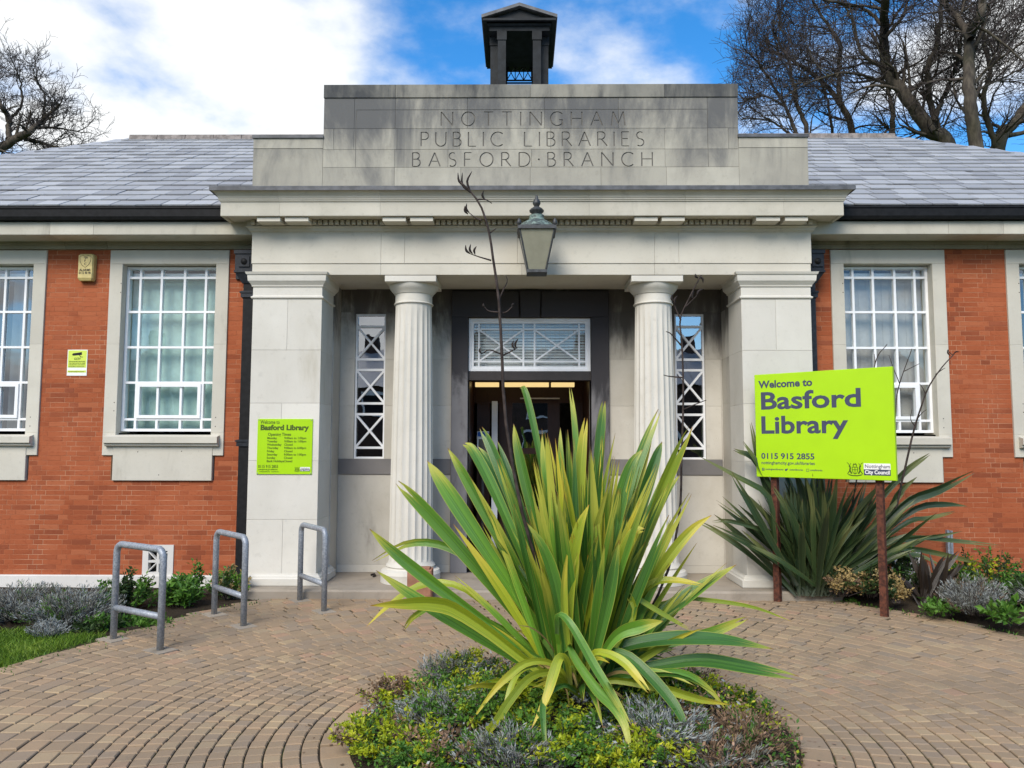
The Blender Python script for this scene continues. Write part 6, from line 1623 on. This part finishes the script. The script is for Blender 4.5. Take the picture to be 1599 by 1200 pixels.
side_shrubs = [
 ('lavender_bush', 'large grey lavender bush against the white plinth left of the bicycle stands', (30,965), .6, .30, {'leaf_lav': 5, 'leaf_grey': 2, 'leaf_green': 1}, 11000, .03, 'lav'),
 ('lavender_bush', 'silvery lavender bush just left of the leftmost bicycle stand', (112,976), .45, .33, {'leaf_lav': 4, 'leaf_grey': 3, 'leaf_green': 1}, 9500, .03, 'lav'),
 ('santolina', 'low silver tuft at the lawn edge before the lavender', (78,995), .20, .16, {'leaf_grey': 3}, 2200, .022, 'lav'),
 ('green_shrub', 'loose green shrub behind the leftmost bicycle stand', (195,952), .30, .36, {'leaf_green': 3, 'leaf_dark': 2}, 1600, .045, 'leafy'),
 ('broadleaf_plant', 'bright broad leaved plant below the pierced vent beside the middle stand', (282,948), .22, .30, {'leaf_bright': 2, 'leaf_green': 4}, 800, .065, 'leafy'),
 ('green_shrub', 'tall leafy sprig left of the middle bicycle stand', (298,935), .10, .42, {'leaf_green': 3, 'leaf_bright': 1}, 260, .05, 'leafy'),
 ('berry_shrub', 'green and orange shrub at the foot of the left downpipe', (355,935), .24, .36, {'leaf_green': 3, 'leaf_straw': 2, 'leaf_dark': 2}, 1500, .042, 'leafy'),
 ('green_shrub', 'low weeds along the paving edge right of the leftmost stand', (235,975), .26, .10, {'leaf_bright': 2, 'leaf_green': 2}, 1000, .038, 'leafy'),
 ('green_shrub', 'dark green low growth under the leftmost bicycle stand', (160,985), .26, .14, {'leaf_green': 3, 'leaf_dark': 2}, 1200, .04, 'leafy'),
 ('straw_shrub', 'straw coloured dried flower heads at the foot of the dark flax', (1310,928), .26, .30, {'leaf_straw': 5, 'leaf_brown': 1, 'leaf_dark': 1}, 1700, .036, 'leafy'),
 ('dark_shrub', 'dark green shrub between the sign posts and the brown flax', (1360,930), .30, .34, {'leaf_dark': 4, 'leaf_straw': 1}, 1800, .042, 'leafy'),
 ('straw_shrub', 'small orange straw tuft right of the right sign post', (1398,940), .14, .22, {'leaf_straw': 4, 'leaf_dark': 1}, 600, .034, 'leafy'),
 ('dark_shrub', 'airy dark leaved shrub with bare stems before the vent behind right post', (1412,925), .34, .52, {'leaf_dark': 4, 'leaf_green': 1}, 1500, .042, 'leafy'),
 ('lavender_bush', 'woody grey lavender dome at the right of the sign', (1525,957), .34, .34, {'leaf_lav': 2, 'leaf_grey': 2, 'leaf_brown': 1}, 6500, .03, 'lav'),
 ('green_shrub', 'olive green shrub against the white plinth at far right', (1548,930), .45, .46, {'leaf_green': 2, 'leaf_gold': 1, 'leaf_dark': 1}, 2200, .042, 'leafy'),
 ('broadleaf_plant', 'bright green broad leaved weed at the right paving edge', (1575,975), .22, .20, {'leaf_bright': 3, 'leaf_green': 2}, 220, .075, 'leafy'),
 ('broadleaf_plant', 'low bright green weed at the paving edge below the bronze flax', (1470,958), .20, .14, {'leaf_bright': 3, 'leaf_green': 2}, 240, .055, 'leafy'),
 ('green_shrub', 'tiny green weed in the joint beside the straw flowers', (1328,945), .11, .07, {'leaf_bright': 3, 'leaf_green': 2}, 260, .03, 'leafy'),
 ('green_shrub', 'dark olive growth behind the right lavender', (1590,945), .35, .34, {'leaf_green': 3, 'leaf_dark': 2}, 1500, .05, 'leafy'),
 ('green_shrub', 'small weed at the foot of the right stone pier', (1205,915), .08, .08, {'leaf_bright': 3}, 160, .04, 'leafy'),
]
for i, (nm, lab, q, rad, h_, mats, n_, sz, sty) in enumerate(side_shrubs): shrub(nm, lab, gb(*q), rad, h_, mats, n_, sz, sty, None, 300+i)
for i, (q0, q1) in enumerate((((-130, 985), 'left'), ((1690, 965), 'right'))):
    shrub('lavender_bush', 'grey lavender at the far %s end of the flower bed' % q1, gb(*q0), .6, .36, {'leaf_lav': 3, 'leaf_grey': 2}, 2500, .05, 'lav', None, 400+i)

# ---- grass blades
g = random.Random(8); m_ = MB()
def blades(x0, x1, y0, y1, n_, cond):
    for i in range(n_):
        x_, y_ = g.uniform(x0, x1), g.uniform(y0, y1)
        if not cond(x_, y_): continue
        z_ = bed_z(x_, y_); h_ = g.uniform(.03, .08); a = g.uniform(0, 6.28); w_ = .0028; l_ = Vector((g.gauss(0, .4), g.gauss(0, .4), 1)).normalized()*h_
        s_ = Vector((math.cos(a)*w_, math.sin(a)*w_, 0)); p = Vector((x_, y_, z_-.005))
        m_.add([tuple(p-s_), tuple(p+s_), tuple(p+l_*.6+s_*.7), tuple(p+l_*1.0+Vector((l_.x*.5, l_.y*.5, 0))), tuple(p+l_*.6-s_*.7)], [(0,1,2,3,4)], min(1, max(0, .5+.5*noise.noise((x_*2, y_*2, 0))+g.uniform(-.3, .3))))
def outside(x_, y_): return math.hypot(x_-PC.x, y_-PC.y) > rout(math.atan2(y_-PC.y, x_-PC.x))+rr(-.06, .03)
blades(-5.6, -3.2, 5.0, 6.75, 24000, lambda x_, y_: outside(x_, y_) and y_ < 6.55+.25*noise.noise((x_*2, 0, 0)))
blades(4.1, 6.2, 5.2, 6.7, 9000, lambda x_, y_: outside(x_, y_))
o = m_.build('grass', 'grass_blade'); tag(o, 'short green grass beside the round paving', 'grass', None, 'stuff')

# ================================================================== BARE TREES BEHIND THE ROOF
def bare_tree(label, y, seed, limbs, dens=1.0, side=0.0, tw=.0058, Ls=1.0):
    """limbs: tracks of the main limbs (first one starts the trunk) with their radii; twigs grow from them"""
    g = random.Random(seed); P0 = at(limbs[0][0][0][0], limbs[0][0][0][1], y); base = Vector((P0.x, y, -.1))
    root = thing('bare_tree', label, 'tree', tuple(base), 0, 'bare trees behind the library')
    big, fine = MB(), MB()
    def grow(p, d, L, r_, lv):
        n_ = 5 if lv < 2 else 4
        pts = [p.copy()]; dd = d.copy(); rad = [r_]; kids = []; bend = Vector((g.gauss(0, .10), g.gauss(0, .10), g.gauss(.02, .08)))
        for i in range(n_):
            dd = (dd+bend+Vector((g.gauss(0, .17), g.gauss(0, .17), g.gauss(.03, .14)))).normalized()
            p = p+dd*(L/n_); pts.append(p.copy()); rad.append(max(r_*(1-.62*(i+1)/n_), tw*.7)); kids.append((p.copy(), dd.copy(), rad[-1]))
        if 150+40*g.random() < proj(p)[0] < 1100+55*g.random(): return
        (big if lv < 1 else fine).tube(pts, rad, (6, 5, 4, 3, 3)[min(lv, 4)], cap=False)
        if lv >= 3: return
        sx, sy, _d = proj(p)
        if sy > 270 or sy < -120 or sx < -120 or sx > 1720: return
        for k_ in range((5, 4, 3)[lv]):
            i = g.randrange(0, n_) if k_ else n_-1
            q, dq, rq = kids[i]; ax = Matrix.Rotation(g.uniform(0, 6.28), 3, dq) @ dq.orthogonal().normalized()
            nd = (Matrix.Rotation(g.gauss(.75, .25)*(1 if k_ else .4), 3, ax) @ dq).normalized()
            grow(q, nd, L*g.uniform(.45, .75), max(rq*g.uniform(.5, .75), tw), lv+1)
    for k_, (tr, r0, r1) in enumerate(limbs):
        yd = [y+g.uniform(-.35, .35)*i for i in range(len(tr))]; yd[0] = y
        C = [at(a, b, yy) for (a, b), yy in zip(tr, yd)]
        if k_ == 0: C = [base, (base+C[0])/2+Vector((.1, 0, .4))]+C
        n_ = 7*(len(C)-1); pts = catmull(C, n_)
        pts = [q+Vector((g.gauss(0, .015), g.gauss(0, .015), 0)) for q in pts]
        rad = [r0+(r1-r0)*(i/n_)**1.1 for i in range(n_+1)] if k_ else [max(r0, r0*(1.25-.25*i/14)) if i < 14 else r0+(r1-r0)*((i-14)/max(1, n_-14)) for i in range(n_+1)]
        rad = [q*.8 for q in rad]; big.tube(pts, rad, 9, cap=False)
        for i in range(1, n_+1):
            if k_ == 0 and i < 14: continue
            for _ in range(2 if i == n_ else 1):
                if g.random() > .62*dens and i < n_: continue
                d = (pts[min(i+1, n_)]-pts[i-1]).normalized(); ax = Matrix.Rotation(g.uniform(0, 6.28), 3, d) @ d.orthogonal().normalized()
                nd = (Matrix.Rotation(g.gauss(.85, .25) if i < n_ else .3, 3, ax) @ d); nd = (nd+Vector((side, 0, .12))).normalized()
                grow(pts[i], nd, g.uniform(.7, 1.75)*Ls, min(max(rad[i]*g.uniform(.25, .5), .016), .06), 0)
    big.build('trunk', 'bark', root, smooth=True)
    o = fine.build('crown', 'twig', root); o['kind'] = 'stuff'
bare_tree('tall bare tree with twin leaning trunks rising behind right roof hip', 21, 3,
  [([(1482,240),(1450,203),(1408,141),(1384,111),(1380,50),(1384,0),(1392,-60)], .26, .10), ([(1478,232),(1456,175),(1448,111),(1465,60),(1472,0),(1480,-50)], .12, .05), ([(1458,190),(1475,148),(1498,87),(1500,40)], .09, .03),
   ([(1408,141),(1360,122),(1310,115),(1250,135)], .07, .02), ([(1384,111),(1345,80),(1330,30),(1310,-10)], .07, .025), ([(1410,150),(1450,125),(1500,95),(1560,60)], .06, .02), ([(1382,45),(1350,15),(1290,0),(1230,-20)], .07, .03), ([(1381,60),(1410,25),(1425,-20)], .07, .03)])
bare_tree('straight grey trunked bare tree right of the twin trunks', 19, 7,
  [([(1526,245),(1514,150),(1515,60),(1532,20),(1538,-50)], .21, .10), ([(1515,62),(1500,35),(1472,0),(1455,-30)], .12, .07), ([(1516,135),(1545,105),(1600,65)], .06, .025), ([(1514,170),(1530,140),(1560,125),(1620,95)], .05, .02)], .8)
bare_tree('bare tree leaning right at the top right corner', 22, 12,
  [([(1558,250),(1586,190),(1615,150),(1660,90)], .22, .10), ([(1560,240),(1541,188),(1535,151),(1546,111),(1535,50),(1540,-20)], .11, .05), ([(1546,108),(1570,75),(1605,40)], .06, .02), ([(1575,212),(1610,205),(1650,200)], .09, .04), ([(1540,60),(1565,30),(1600,5)], .05, .02)])
bare_tree('bare tree with leaning stems between attic and right roof ridge end', 24, 33,
  [([(1333,222),(1310,161),(1280,124),(1230,91),(1204,80)], .13, .03), ([(1312,165),(1309,111),(1310,67),(1277,17),(1260,-20)], .10, .035), ([(1300,215),(1293,165),(1280,125)], .06, .03), ([(1393,222),(1393,168),(1385,135)], .12, .05), ([(1268,115),(1235,100),(1190,108)], .05, .02), ([(1310,70),(1290,45),(1240,40)], .05, .02)], 1.1)
bare_tree('slender bare tree just right of the stone attic', 23, 21,
  [([(1262,225),(1246,168),(1233,101),(1215,65),(1205,40)], .09, .03), ([(1248,220),(1223,161),(1186,101),(1165,80)], .075, .025), ([(1225,165),(1190,150),(1160,160)], .05, .02), ([(1240,215),(1205,190),(1160,185)], .05, .02)], 1.25, -.12)
bare_tree('rounded bare tree at the left edge beyond the roof hip', 22, 47,
  [([(-40,245),(0,231),(29,215),(49,204),(66,188),(93,164)], .20, .05), ([(14,219),(13,184),(2,166),(-10,140),(-8,115)], .11, .04), ([(38,217),(60,222),(95,232)], .09, .04), ([(55,200),(85,200),(120,205)], .06, .02), ([(14,190),(35,160),(30,120)], .06, .02), ([(66,188),(70,150),(55,125)], .05, .02)], 1.0, 0, .006, .5)

# ================================================================== HOUSES ACROSS THE ROAD (seen in the window reflections)
def house(label, x0, x1, y0, eav, rid, seed):
    g = random.Random(seed); t_ = thing('terraced_house', label, 'house', ((x0+x1)/2, y0, 0), 0, 'houses across the road'); y1 = y0-8
    ops = [(x0+1.0, x0+2.1, .0, 2.1), (x0+3.2, x1-.9, .8, 2.2), (x0+.9, x0+2.2, 3.0, 4.2), (x0+3.4, x1-1.1, 3.0, 4.2)]
    m_ = MB(); m_.box(x0, x1, y1, y0, 0, eav); m_.build('wall', 'house_brick', t_)
    m_ = MB(); o_ = .3; m_.add([(x0, y0+o_, eav-.05), (x1, y0+o_, eav-.05), (x1, (y0+y1)/2, rid), (x0, (y0+y1)/2, rid), (x0, y1-o_, eav-.05), (x1, y1-o_, eav-.05)], [(0,1,2,3),(3,2,5,4),(0,3,4),(1,5,2),(0,4,5,1)]); rf = m_.build('roof', 'slate', t_)
    MB().box(x0+.2, x0+1.0, (y0+y1)/2-.4, (y0+y1)/2+.4, rid-.6, rid+.9).build('chimney', 'house_brick', rf)
    for k_, (a, b, c, d) in enumerate(ops):
        w = MB().box(a-.1, b+.1, y0+.002, y0+.06, c, d+.15).build('door' if k_ == 0 else 'window', 'wood' if k_ == 0 else 'white_upvc', t_)
        if k_: MB().box(a, b, y0+.061, y0+.07, c+.1, d).build('pane', 'room_dark', w)
for i in range(7):
    house(['brick terraced house opposite, reflected in the far left window', 'brick terraced house opposite, second in the reflected row', 'brick terraced house opposite, third in the reflected row', 'brick house directly opposite the entrance', 'brick terraced house opposite, fifth in the reflected row', 'brick terraced house opposite, sixth in the reflected row', 'brick terraced house opposite, last at the right'][i], -21+6*i, -15.02+6*i, -21.0, 4.7, 7.0, 60+i)
